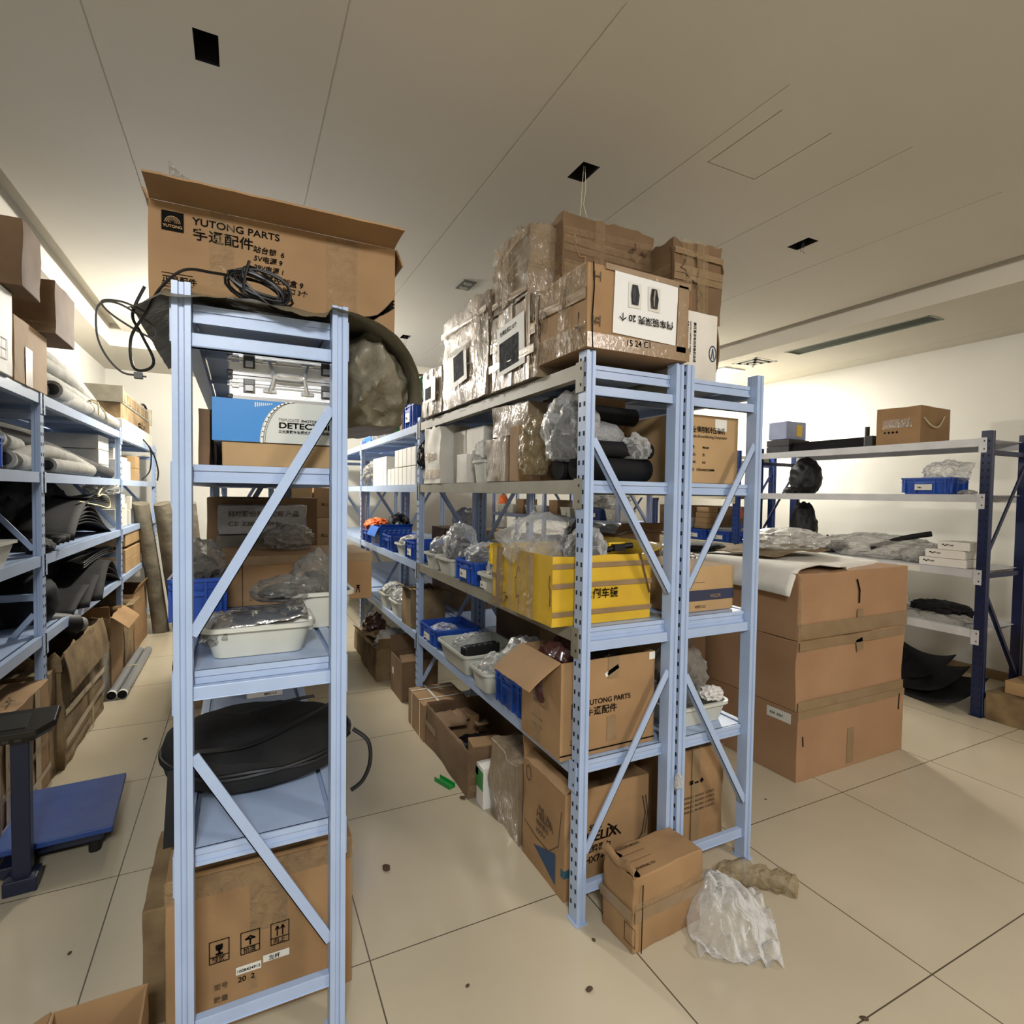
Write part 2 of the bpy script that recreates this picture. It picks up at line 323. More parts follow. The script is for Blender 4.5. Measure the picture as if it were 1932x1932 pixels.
# ---------------------------------------------------------------- racks
def upright(mb, w, d, H, faces, slots):
    """rolled C upright: grooved faces, open inward; slots on the given X faces"""
    t = .004; g = .006
    pr = [(-w/2, -d/2), (-w*.18, -d/2), (-w*.12, -d/2+g), (w*.12, -d/2+g), (w*.18, -d/2), (w/2, -d/2), (w/2, d/2), (-w/2, d/2)]
    mb.loops([[Vector((x, y, z)) for x, y in pr] for z in (0, H)])
    mb.box(-w*.7, w*.7, -d*.65, d*.65, 0, .004)
    if slots:
        z = .06; k = 0
        while z < H-.03:
            for sx in faces:
                for yy in ((-.3,), (.3,))[k % 2] if False else (-.27, .27):
                    x = sx*(w/2+.0004); y0 = yy*d-.0045; dz = .012
                    mb.box(x-.0004, x+.0004, y0, y0+.009, z, z+dz*1.3, 1)
            z += .05; k += 1
def rack(label, x0, x1, ys, H, shelves, mats, faces=(-1, 1), rungs=(), braces=(), w=.036, d=.05, slots=True, lip=.045, bh=.05, beammats=None, nolip=False, name='shelving_rack', bracket=True, skip_panels=()):
    pm, bm_, pn = mats
    root = thing(name, label, 'rack', ((x0+x1)/2, ys[0], 0))
    hx_ = (x1-x0)/2; Y = [y-ys[0] for y in ys]
    for yi, y in enumerate(Y):
        for s in (-1, 1):
            mb = MB(); upright(mb, w, d, H, [s] if s in faces else [], slots and (s in faces)); mb.build('upright_post', [pm, 'slot'], root, loc=(s*hx_, y, 0))
        for z in rungs: MB().box(-hx_+w/2, hx_-w/2, y-.012, y+.012, z-.034, z).box(-hx_+w/2, hx_-w/2, y-.015, y+.009, z-.034, z-.030).build('cross_rung', pm, root, bevel=.002)
        for zl, zr in braces:
            a = Vector((-hx_+w/2, y-.02, zl)); b = Vector((hx_-w/2, y-.02, zr)); dd = (b-a); n = Vector((dd.z, 0, -dd.x)).normalized()*.0135
            mb = MB(); mb.add([a+n, b+n, b-n, a-n, a+n+Vector((0,.006,0)), b+n+Vector((0,.006,0)), b-n+Vector((0,.006,0)), a-n+Vector((0,.006,0))], [(0,1,2,3),(7,6,5,4),(0,4,5,1),(2,6,7,3),(1,5,6,2),(0,3,7,4)])
            n2 = n*.82
            mb.add([a+n2, b+n2, b+n, a+n, a+n2+Vector((0,.022,0)), b+n2+Vector((0,.022,0)), b+n+Vector((0,.022,0)), a+n+Vector((0,.022,0))], [(0,1,2,3),(7,6,5,4),(0,4,5,1),(2,6,7,3)])
            mb.build('diagonal_brace', pm, root)
    for i in range(len(Y)-1):
        ya, yb = Y[i]+d/2, Y[i+1]-d/2
        for zi, z in enumerate(shelves):
            bmx = (beammats or {}).get((i, zi), bm_)
            for s in (-1, 1):
                xo = s*hx_
                mb = MB(); xa, xb = sorted((xo+s*w*.5, xo-s*w*.2)); mb.box(xa, xb, ya, yb, z-bh, z)
                xa, xb = sorted((xo-s*w*.2, xo-s*w*.5)); mb.box(xa, xb, ya, yb, z-bh, z-.014)
                if bracket:
                    for q in (0, 1):
                        yc = (ya-.0 if q == 0 else yb); sg = 1 if q == 0 else -1
                        ye = sorted((yc-sg*.035, yc+sg*.012)); xe = sorted((xo+s*(w/2+.0012), xo+s*(w/2+.005)))
                        mb.box(xe[0], xe[1], ye[0], ye[1], z-.10, z+.004)
                        for zz in (-.02, -.075): xq = sorted((xo+s*(w/2+.005), xo+s*(w/2+.0055))); mb.box(xq[0], xq[1], yc-sg*.02-.004, yc-sg*.02+.004, z+zz-.005, z+zz+.005, 1)
                mb.build('shelf_beam', [bmx, 'slot'], root, bevel=0)
            if (i, zi) in skip_panels: continue
            mb = MB(); xi = hx_-w*.2
            y0, y1 = Y[i]+.012, Y[i+1]-.012
            xn = hx_-w/2-.002
            mb.box(-xn, xn, y0, y1, z-.006, z-.001)
            if not nolip:
                for yy, sg in ((y0, 1), (y1, -1)):
                    a, b = sorted((yy, yy+sg*.004)); mb.box(-xn, xn, a, b, z-lip, z-.001)
                    a, b = sorted((yy-sg*.005, yy)); mb.box(-xn, xn, a, b, z-.016, z-.001); mb.box(-xn, xn, a, b, z-lip, z-lip+.01)
                n = 3
                for q in range(1, n+1):
                    yy = y0+(y1-y0)*q/(n+1); mb.box(-xn, xn, yy-.012, yy+.012, z-.03, z-.006)
            mb.build('shelf_panel', pn, root)
    return root
AY = [1.6, 3.54, 5.48, 7.42]
rk = ('rack_paint',)*3
RA = rack('pale blue perforated steel rack carrying the wrapped cartons, facing the middle aisle', 1.067, 1.462, AY, 2.0, (1.96, 1.56, 1.04, .565), rk,
     faces=(-1,), rungs=(1.885, .995, .13), braces=((1.70, 1.15), (.25, .85)), beammats={(0,0):'rack_old',(0,1):'rack_old',(0,2):'rack_old'})
RBk = rack('pale blue steel rack standing back to back behind the one with wrapped cartons', 1.514, 1.888, AY, 2.0, (1.96, 1.56, 1.04, .565), rk,
     faces=(-1, 1), rungs=(1.885, .995, .13), braces=((1.16, 1.72), (.82, .25)))
RLf = rack('pale blue steel rack nearest the viewer with the open printed carton on top', -.127, .238, [1.56, 3.46, 5.36], 2.0, (1.96, 1.57, 1.055, .60), rk,
     faces=(), rungs=(1.886, 1.02, .17), braces=((1.15, 1.73), (.85, .27)), w=.040, slots=False)
RWf = rack('pale blue steel rack along the left wall full of hoses and rubber sheets', -1.34, -.896, [1.45, 3.4675, 5.45, 7.5], 2.0, (1.965, 1.58, 1.17, .775), rk,
     faces=(1,), rungs=(1.87, .98, .13), braces=((1.72, 1.2), (.35, .88)))
RS = rack('navy post rack with white beams by the right wall, nearly empty', 4.63, 5.16, [1.98, 3.85], 1.99, (1.94, 1.55, 1.02, .60), ('post_navy', 'beam_white', 'beam_white'),
     faces=(-1,), rungs=(1.86, 1.0, .15), braces=((1.15, 1.78), (.85, .22)), w=.05, d=.06, slots=True, nolip=True, bh=.055)
RS2 = rack('bright blue post rack with cream beams and blue crates, farther along the right wall', 4.63, 5.16, [4.12, 5.99], 1.99, (1.94, 1.54, 1.02, .60), ('post_blue', 'beam_cream', 'beam_cream'),
     faces=(-1,), rungs=(1.86, 1.0, .15), braces=((1.15, 1.78), (.85, .22)), w=.05, d=.06, nolip=True, bh=.055)
RC = rack('blue-grey rack with painted-in shade, deep in the room seen through the middle shelves', 3.4, 3.8, [4.5, 6.0, 7.54], 2.0, (1.96, 1.62, 1.24, .6), ('rack_shade',)*3,
     faces=(-1,), rungs=(1.88, 1.0), braces=((1.7, 1.2), (.3, .9)), slots=False, bracket=False)

# ---------------------------------------------------------------- builders for the goods
FO = 0
def face_T(side, w, d, h):
    r, u, n, o = {'front': ((1,0,0), (0,0,1), (0,-1,0), (-w/2, -d/2, 0)), 'left': ((0,-1,0), (0,0,1), (-1,0,0), (-w/2, d/2, 0)),
                  'right': ((0,1,0), (0,0,1), (1,0,0), (w/2, -d/2, 0)), 'top': ((1,0,0), (0,1,0), (0,0,1), (-w/2, -d/2, h)),
                  'back': ((-1,0,0), (0,0,1), (0,1,0), (w/2, d/2, 0))}[side]
    return Matrix(((r[0], u[0], n[0], o[0]), (r[1], u[1], n[1], o[1]), (r[2], u[2], n[2], o[2]), (0, 0, 0, 1)))
def txt(s, T, u, v, size, m='ink', parent=None, rot=0, name='printed_text', off=.0022, sx=1, shear=0, space=1, width=None):
    c = bpy.data.curves.new(name, 'FONT'); c.body = s; c.size = size; c.shear = shear; c.space_character = space
    c.extrude = .0002; c.offset = size*.013
    o = bpy.data.objects.new(name, c); C.objects.link(o); bpy.context.view_layer.update()
    me = bpy.data.meshes.new_from_object(o); bpy.data.objects.remove(o); bpy.data.curves.remove(c)
    if width:
        X = [q.co.x for q in me.vertices]; sx = width/(max(X)-min(X))
    me.name = name; me.materials.clear(); me.materials.append(M[m])
    ob = bpy.data.objects.new(name, me); C.objects.link(ob); ob.parent = parent
    ob.matrix_local = T @ Matrix.Translation((u, v, off+FO)) @ Matrix.Rotation(rot, 4, 'Z') @ Matrix.Diagonal((sx, 1, 1, 1))
    return ob
def patch(T, u0, v0, u1, v1, m, parent, name, off=.0014, th=.0006, rot=0, wav=0):
    w_, h_ = u1-u0, v1-v0
    Q = T @ Matrix.Translation(((u0+u1)/2, (v0+v1)/2, off+FO)) @ Matrix.Rotation(rot, 4, 'Z')
    mb = MB()
    if wav:
        fn = lambda a, b: Q @ Vector(((a-.5)*w_, (b-.5)*h_, th+wav*(.5+.5*math.sin(a*9+b*7))*abs(noise.noise(Vector((a*3, b*3, u0*9))))))
        mb.grid(fn, 12, 12); return mb.build(name, m, parent, smooth=True)
    mb.box(-w_/2, w_/2, -h_/2, h_/2, 0, th, 0, Q)
    return mb.build(name, m, parent)
def strokes(T, segs, wd, m, parent, name, off=.0018):
    mb = MB(); off += FO
    for s in segs:
        for a, b in zip(s[:-1], s[1:]):
            a = Vector((a[0], a[1], off)); b = Vector((b[0], b[1], off)); d_ = (b-a)
            if d_.length < 1e-6: continue
            n = Vector((-d_.y, d_.x, 0)).normalized()*wd/2; e = d_.normalized()*wd*.3; z = Vector((0, 0, .0004))
            mb.add([a-e-n, b+e-n, b+e+n, a-e+n, a-e-n+z, b+e-n+z, b+e+n+z, a-e+n+z], [(0,3,2,1),(4,5,6,7),(0,1,5,4),(1,2,6,5),(2,3,7,6),(3,0,4,7)], 0, T)
    return mb.build(name, m, parent)
def cbox(name, w, d, h, m, parent=None, amp=.003, n=6, seed=0, open_top=False, ragged=0, bulge=0, wall=.005, freq=6):
    bm = bmesh.new(); bmesh.ops.create_cube(bm, size=1)
    bmesh.ops.subdivide_edges(bm, edges=bm.edges[:], cuts=n, use_grid_fill=True)
    sv = Vector((seed*3.7, seed*1.3, seed*2.1))
    for v in bm.verts:
        p = Vector((v.co.x*w, v.co.y*d, (v.co.z+.5)*h)); q = noise.noise_vector(p*freq+sv)*amp+noise.noise_vector(p*freq*2.7+sv)*amp*.4
        e = sum(1 for c_ in v.co if abs(abs(c_)-.5) < .01)
        if bulge:
            f = (1-4*v.co.x**2)*(1-4*v.co.z**2) if abs(abs(v.co.y)-.5) < .01 else 0
            q.y += math.copysign(bulge*f, v.co.y)
            f = (1-4*v.co.y**2)*(1-4*v.co.z**2) if abs(abs(v.co.x)-.5) < .01 else 0
            q.x += math.copysign(bulge*f, v.co.x)
        if e >= 2: q *= 1.3
        np_ = p+q
        if amp <= .004:
            np_.x = max(-w/2, min(w/2, np_.x)); np_.y = max(-d/2, min(d/2, np_.y))
        if v.co.z < -.49: np_.z = 0
        elif ragged and v.co.z > .49: np_.z += ragged*(noise.noise(p*30+sv)+.6*noise.noise(p*75+sv))
        if np_.z > h and not ragged and amp <= .004: np_.z = h
        v.co = np_
    if open_top: bmesh.ops.delete(bm, geom=[f for f in bm.faces if f.calc_center_median().z > h*.985 and abs(f.normal.z) > .5] or [f for f in bm.faces if f.normal.z > .7], context='FACES')
    me = bpy.data.meshes.new(name); bm.to_mesh(me); bm.free()
    me.materials.append(M[m])
    for p in me.polygons: p.use_smooth = amp > .005
    if amp > .005: me.set_sharp_from_angle(angle=math.radians(35))
    o = bpy.data.objects.new(name, me); C.objects.link(o); o.parent = parent
    if open_top: md = o.modifiers.new('solid', 'SOLIDIFY'); md.thickness = wall; md.offset = -1
    else: md = o.modifiers.new('bevel', 'BEVEL'); md.width = .0035; md.segments = 2; md.limit_method = 'ANGLE'; md.angle_limit = math.radians(50)
    return o
def flap(side, w, d, h, ang, L_, m, parent, curl=.1, rag=.003, seed=0, skew=0):
    T = face_T(side, w, d, h); W = w if side in ('front', 'back') else d; a = math.radians(ang)
    def fn(i, j):
        t = j; th = a+curl*t; y = h+L_*t*math.cos(th); z = L_*t*math.sin(th)
        x = (i-.0)*W*.99+.005*W+skew*t*(i-.5)
        if j > .99: y += rag*noise.noise(Vector((i*20, seed, 1))); z += rag*noise.noise(Vector((i*17, seed, 5)))
        return T @ Vector((x, y, z+.001+.004*noise.noise(Vector((i*4, t*3, seed)))*t))
    mb = MB(); mb.grid(fn, 16, 5)
    return mb.build('flap', m, parent, solid=.005)
def carton(label, X, Y, Z, m='card', rot=0, amp=.003, seed=None, open=None, tape=(), text=(), tape_m='tape', ragged=0, n=6, group=None, name='cardboard_box', bulge=0, cat='box', freq=6, tilt=None, extra=None):
    w, d, h = X[1]-X[0], Y[1]-Y[0], Z[1]-Z[0]; seed = seed if seed is not None else (X[0]*7+Y[0]*13+Z[0]*5)
    loc = ((X[0]+X[1])/2, (Y[0]+Y[1])/2, Z[0]); op = open is not None
    R_ = (tilt[0], tilt[1], rot) if tilt else rot
    if not (tape or text or open or extra):
        o = cbox(name, w, d, h, m, None, amp, n, seed, op, ragged, bulge, freq=freq); o.location = loc; o.rotation_euler = R_ if tilt else (0, 0, rot)
        return tag(o, label, cat, group)
    global FO
    t = thing(name, label, cat, loc, R_, group); FO = (amp*.55 if amp > .004 else 0)+bulge*.6
    cbox('box_body', w, d, h, m, t, amp, n, seed, op, ragged, bulge, freq=freq)
    for i, (side, a, L_) in enumerate(open or ()): flap(side, w, d, h, a, L_, m, t, seed=seed+i)
    for tp in tape:
        side, u0, v0, u1, v1 = tp[:5]; T = face_T(side, w, d, h); W = w if side in ('front', 'top', 'back') else d; H = d if side == 'top' else h
        patch(T, u0*W, v0*H, u1*W, v1*H, tp[5] if len(tp) > 5 else tape_m, t, 'tape_strip')
    for s in text:
        side, st, u, v, size = s[:5]; kw = s[5] if len(s) > 5 else {}
        txt(st, face_T(side, w, d, h), u, v, size, parent=t, **kw)
    if extra: extra(t, w, d, h)
    FO = 0
    return t
def rrect(w, d, r, z, n=4):
    r = min(r, w/2-.001, d/2-.001); P = []
    for cx, cy, a0 in ((w/2-r, d/2-r, 0), (-w/2+r, d/2-r, PI/2), (-w/2+r, -d/2+r, PI), (w/2-r, -d/2+r, 1.5*PI)):
        for k in range(n+1): a = a0+k/n*PI/2; P.append(Vector((cx+r*math.cos(a), cy+r*math.sin(a), z)))
    return P
def tub(label, x, y, z, w, d, h, rot=0, m='tub_white', taper=.82, lip=.012, r=.03, group=None, card=None, ribs=False, name='plastic_tub', tilt=None, cat='bin'):
    rt_ = (tilt[0], tilt[1], rot) if tilt else rot
    t = thing(name, label, cat, (x, y, z), rt_, group) if (card or ribs) else None
    mb = MB(); b = taper; th = .003
    mb.loops([rrect(w*b, d*b, r, 0), rrect(w*(b+(1-b)*.96), d*(b+(1-b)*.96), r, h-.012), rrect(w+lip*2, d+lip*2, r+lip, h-.012), rrect(w+lip*2, d+lip*2, r+lip, h), rrect(w-.002, d-.002, r, h), rrect(w*b-th*2, d*b-th*2, r, .005)])
    if ribs:
        for sx in (-1, 1):
            for yy in (-.42, -.2, .2, .42): mb.box(*sorted((sx*w*.5*(b+.04), sx*(w/2+lip*.7))), yy*d-.004, yy*d+.004, .01, h-.01)
            mb.box(*sorted((sx*w*.5*.95, sx*(w/2+lip*.8))), -.2*d, .2*d, h*.62, h*.72); 
        for sy in (-1, 1):
            for xx in (-.42, -.15, .15, .42): mb.box(xx*w-.004, xx*w+.004, *sorted((sy*d*.5*(b+.04), sy*(d/2+lip*.7))), .01, h-.01)
            mb.box(-.15*w, .15*w, *sorted((sy*d*.5*.95, sy*(d/2+lip*.8))), h*.62, h*.72)
        mb.loops([rrect(w+lip*1.2, d+lip*1.2, r, h-.035), rrect(w+lip*1.2, d+lip*1.2, r, h-.03)])
    o = mb.build('tub_body' if t else name, m, t, smooth=not ribs)
    if not t:
        o.location = (x, y, z); o.rotation_euler = rt_ if tilt else (0, 0, rot); return tag(o, label, cat, group)
    if card:
        for side in card if isinstance(card, (list, tuple)) else [card]:
            W = w if side == 'front' else d; T = face_T(side, w+lip*1.5, d+lip*1.5, h)
            patch(T, W*.32, h*.25, W*.68, h*.60, 'label_paper', t, 'label_card', off=.001)
            txt('No', T, W*.38, h*.36, h*.16, 'ink', t, off=.003, name='label_writing')
    return t
def crate(label, x, y, z, w, d, h, rot=0, m='bin_blue', card=None, group=None, **k):
    return tub(label, x, y, z, w, d, h, rot, m, .9, .008, .012, group, card, True, 'plastic_crate', **k)
def blob_mb(sx, sy, sz, seed, rough=.25, flat=True, peak=None, sub=4, freq=2.2, squash=.0):
    bm = bmesh.new(); bmesh.ops.create_icosphere(bm, subdivisions=sub, radius=1); sv = Vector((seed*2.3, seed*5.1, seed*.7))
    vs = []
    for v in bm.verts:
        p = v.co.copy(); r1 = 1-abs(noise.noise(p*freq+sv))*1.6; r2 = 1-abs(noise.noise(p*freq*2.3+sv))*1.6
        q = p*(1+rough*(r1-.55)+rough*.45*(r2-.55)); q += noise.noise_vector(p*freq*4+sv)*rough*.12
        if peak:
            f = max(0, 1-(p-Vector(peak).normalized()).length/.55)
            q += Vector(peak)*f*f
        if q.z < -.75: q.z = -.75+(q.z+.75)*.1
        vs.append(Vector((q.x*sx/2, q.y*sy/2, (q.z+.78)*sz/1.7)))
    lo = min(q.z for q in vs); vs = [q-Vector((0, 0, lo)) for q in vs]
    fs = [tuple(v.index for v in f.verts) for f in bm.faces]; bm.free()
    mb = MB(); mb.add(vs, fs); return mb
def bag(label, x, y, z, sx, sy, sz, seed, m='film', rot=0, rough=.28, peak=None, fill=None, group=None, name='plastic_bag', cat='bag', sub=4, tilt=None, freq=2.2):
    b = blob_mb(sx, sy, sz, seed, rough, peak=peak, sub=sub, freq=freq)
    R_ = (tilt[0], tilt[1], rot) if tilt else (0, 0, rot)
    if not fill:
        o = b.build(name, m, None, smooth=True); o.location = (x, y, z); o.rotation_euler = R_; return tag(o, label, cat, group)
    t = thing(name, label, cat, (x, y, z), R_, group); b.build('film', m, t, smooth=True)
    c = blob_mb(sx*.72, sy*.72, sz*.62, seed+3, .35, sub=3); c.build('contents', fill, t, smooth=True, loc=(0, 0, .004)); return t
def lump(name, label, cat, x, y, z, sx, sy, sz, seed, m, rough=.3, rot=0, group=None, sub=4, freq=2.2, peak=None):
    return bag(label, x, y, z, sx, sy, sz, seed, m, rot, rough, peak, None, group, name, cat, sub, freq=freq)
def curve_pts(P, n=8):
    P = [Vector(p) for p in P]; out = []
    for i in range(len(P)-1):
        a, b, c, d = P[max(i-1, 0)], P[i], P[i+1], P[min(i+2, len(P)-1)]
        for k in range(n):
            t = k/n; out.append(.5*((2*b)+(-a+c)*t+(2*a-5*b+4*c-d)*t*t+(-a+3*b-3*c+d)*t**3))
    out.append(P[-1]); return out
def hose(label, P, r, m='hose', end='black', name='foam_hose', group=None, cat='hose'):
    """a hollow tube: outer wall, thick rim and a dark bore at each end"""
    pts = curve_pts(P, 7); c0 = Vector(pts[0]); t = thing(name, label, cat, c0, 0, group); q = [p-c0 for p in pts]
    mb = MB(); mb.tube(q, [r*(1+.06*noise.noise(Vector((i*.7, r*50, P[0][1])))) for i in range(len(q))], 14); mb.build('tube_wall', m, t, smooth=True)
    for e, f in ((q[0], q[1]), (q[-1], q[-2])):
        dr = (e-f).normalized(); MB().tube([e-dr*.01, e+dr*.0015], r*.66, 14).build('bore', end, t)
    return t
def pipe(label, a, b, r, m, name, cat, group=None, bands=()):
    a, b = Vector(a), Vector(b); o = MB().tube([a, a.lerp(b, .5), b], r, 16).build(name, m, None, smooth=True); return tag(o, label, cat, group)
def wrapmarks(t, w, d, h, side='left', seed=1, n=9):
    rnd = random.Random(seed); T = face_T(side, w, d, h); W = w if side in ('front', 'top') else d
    for i in range(n):
        k = rnd.random()
        if k < .35: u = rnd.uniform(0, W*.8); patch(T, u, 0, u+rnd.uniform(.03, .06), h, rnd.choice(['tape_clear', 'tape_clear', 'tape']), t, 'tape_strip', off=.002+.0006*i, wav=.004, rot=rnd.uniform(-.05, .05))
        elif k < .6: v = rnd.uniform(0, h*.85); patch(T, 0, v, W, v+rnd.uniform(.025, .045), rnd.choice(['tape_clear', 'tape', 'tape_clear']), t, 'tape_strip', off=.002+.0006*i, wav=.004, rot=rnd.uniform(-.04, .04))
        else:
            u, v = rnd.uniform(0, W), rnd.uniform(.1, .9)*h; P = [(u, v)]
            for j in range(7): P.append((P[-1][0]+rnd.uniform(-.02, .03), P[-1][1]+rnd.uniform(-.05, .02)))
            P = [(min(W, max(0, p)), min(h, max(0, q))) for p, q in P]
            strokes(T, [P], rnd.uniform(.002, .005), rnd.choice(['ink_soft', 'card_light', 'ink_soft']), t, 'crease', off=.006)
def logo_badge(T, u, v, s, t):
    patch(T, u, v, u+s, v+s, 'ink', t, 'logo_badge', off=.002)
    segs = []
    for r in (.34, .26, .18, .10): segs.append([(u+s*.5+s*r*math.cos(a), v+s*.42+s*r*math.sin(a)*.95) for a in [PI*i/12 for i in range(13)]])
    strokes(T, segs, s*.035, 'card_light', t, 'logo_arcs', off=.0032)
    txt('YUTONG', T, u+s*.06, v+s*.16, s*.2, 'card_light', t, off=.0032, width=s*.88, name='logo_lettering')
def icons(T, u, v, s, t, kinds='gua', gap=1.6, dv=0):
    for i, k_ in enumerate(kinds):
        x = u+i*s*gap; y = v+dv*i; q = lambda pts: [(x+a*s, y+b*s) for a, b in pts]
        segs = [q([(0, 0), (1, 0), (1, 1.3), (0, 1.3), (0, 0)]), q([(0, .38), (1, .38)])]
        strokes(T, segs, s*.05, 'ink', t, 'shipping_symbol')
        if k_ == 'g': strokes(T, [q([(.35, 1), (.65, 1)]), q([(.35, .88), (.65, .88)]), q([(.38, .78), (.62, .78)]), q([(.5, .75), (.5, .5)]), q([(.35, .5), (.65, .5)])], s*.12, 'ink', t, 'shipping_symbol')
        if k_ == 'u': strokes(T, [q([(.25, .85), (.5, 1.0), (.75, .85)]), q([(.3, .85), (.7, .85)]), q([(.5, .85), (.5, .5)])], s*.09, 'ink', t, 'shipping_symbol')
        if k_ == 'a': strokes(T, [q([(.35, .5), (.35, 1.05)]), q([(.25, .9), (.35, 1.08), (.45, .9)]), q([(.65, .5), (.65, 1.05)]), q([(.55, .9), (.65, 1.08), (.75, .9)])], s*.07, 'ink', t, 'shipping_symbol')
        txt({'g': '轻放', 'u': '怕湿', 'a': '向上'}[k_], T, x+s*.12, y+s*.08, s*.34, 'ink', t)

# ================================================================ NEAR LEFT RACK
def yt(t, w, d, h):
    T = face_T('front', w, d, h)
    logo_badge(T, .03, .185, .05, t)
    txt('YUTONG PARTS', T, .10, .213, .026, 'ink', t, width=.215); txt('宇通配件', T, .10, .176, .034, 'ink', t, width=.145)
    for i, (s, u, v, z) in enumerate((('站台锁  6', .245, .172, .020), ('5V电源 9', .247, .148, .019), ('29V电源 1', .247, .124, .018), ('电路控制盒 9', .255, .096, .021), ('接口 3个', .32, .072, .018))):
        txt(s, T, u, v, z, 'ink', t, rot=-.04, shear=.15, name='handwriting')
    txt('正品配件', T, .03, .052, .02, 'ink', t); strokes(T, [[(.03, .075), (.10, .075)], [(.03, .047), (.10, .047)]], .0015, 'ink', t, 'printed_line')
    txt('GENUINE PARTS', T, .03, .038, .007, 'ink', t)
    for i in range(3):
        P = [(.54+.10*a/6, .035+.022*i*(a/6)-.012*i+.045*(a/6)**2) for a in range(7)]
        strokes(T, [P], .006, 'ink', t, 'printed_stripe')
    patch(T, .44, .01, .53, h-.002, 'tape_clear', t, 'tape_strip', wav=.002); patch(T, .14, .06, .20, h, 'tape_clear', t, 'tape_strip', wav=.002)
carton('large open cardboard carton printed YUTONG PARTS on top of the nearest rack', (-.215, .43), (1.72, 2.3), (2.0, 2.258), 'card', amp=.002, seed=4, n=8,
       open=(('front', 82, .125), ('left', 20, .03), ('right', 150, .05), ('back', 60, .12)), extra=yt)
tag(MB().grid(lambda a, b: Vector((-.175+.15*a+.01*math.sin(b*5), 1.86+.03*b, 2.20+.25*b*(1-.45*a)-.006*math.sin(a*9))), 12, 10).build('plastic_bag', 'film_sleeve', solid=.002), 'stiff clear plastic sleeve sticking up out of the open printed carton', 'bag')
# tarpaulin under the carton
def tarp_fn(a, b):
    x = -.235+.70*a; y = 1.505+.85*b
    z = 1.99-.0*a
    if a > .62: q = (a-.62)/.38; x = .20+.255*math.sin(q*PI/2); z = 1.99-.23*q**2.2*(1-.35*b)
    if a < .1: z -= (.1-a)*.5
    z -= max(0, .10-b)*(.28+.10*math.sin(a*14))*(1 if a < .62 else .2)
    return Vector((x, y, z+.007*noise.noise(Vector((a*9, b*7, 2)))+.004*noise.noise(Vector((a*25, b*12, 8)))))
mb = MB().grid(tarp_fn, 60, 30)
b2 = blob_mb(.25, .66, .30, 17, .20, sub=5, peak=(.1, -.15, -.45), freq=1.5)
for q in b2.v: q.z += 1.70; q.x += .365; q.y += 1.90
mb.add([tuple(q) for q in b2.v], b2.f)
tag(mb.build('tarpaulin', 'tarp', smooth=True), 'crumpled grey-brown tarpaulin under the open printed carton, drooping over the rack at its right', 'tarpaulin')
# black cable coil and its loose ends
random.seed(5); P = []
for i in range(110):
    a = i*.75; P.append((.045+(.062+.012*math.sin(i*.11))*math.cos(a)+.010*math.sin(i*.31)+random.uniform(-.002, .002), 1.60+.022*math.sin(a*.13+i*.4), 2.035+(.030+.010*math.sin(i*.17))*math.sin(a+.3*math.sin(i*.09))-.02*math.cos(a)+random.uniform(-.002, .002)))
mb = MB().tube(curve_pts(P, 2), .0036, 6)
mb.tube(curve_pts([(-.01, 1.59, 2.05), (-.06, 1.56, 2.04), (-.12, 1.53, 2.025), (-.17, 1.55, 1.98), (-.20, 1.58, 1.93), (-.235, 1.60, 1.87), (-.232, 1.6, 1.80), (-.205, 1.6, 1.795), (-.19, 1.6, 1.82), (-.215, 1.6, 1.88), (-.235, 1.62, 1.93), (-.21, 1.62, 2.0)], 7), .0036, 6)
mb.tube(curve_pts([(.02, 1.575, 2.09), (.01, 1.572, 2.05), (.005, 1.57, 2.0)], 5), .004, 6)
tag(mb.build('power_cable', 'cable', smooth=True), 'coiled black cable before the open printed carton, one loop hanging past the left post', 'cable')
mb = MB().tube(curve_pts([(-.20, 1.60, 1.93), (-.25, 1.6, 1.95), (-.292, 1.6, 1.945), (-.27, 1.6, 1.915), (-.20, 1.6, 1.875), (-.185, 1.6, 1.885), (-.20, 1.6, 1.91), (-.26, 1.6, 1.945), (-.298, 1.6, 1.935), (-.302, 1.6, 1.87), (-.285, 1.6, 1.82), (-.255, 1.6, 1.785), (-.225, 1.6, 1.78)], 7), .0026, 6)
t = thing('adapter_lead', 'thin grey lead with a plug dangling in the air left of the nearest rack post', 'cable', (0, 0, 0)); t.location = (-.25, 1.6, 1.78)
for q in mb.v: q -= Vector((-.25, 1.6, 1.78))
mb.build('lead', 'cable_grey', t, smooth=True); MB().box(.02, .038, -.006, .006, -.008, .007).box(.038, .045, -.004, -.002, -.003, .0).box(.038, .045, .002, .004, -.003, .0).build('plug', 'cable_grey', t, bevel=.001)

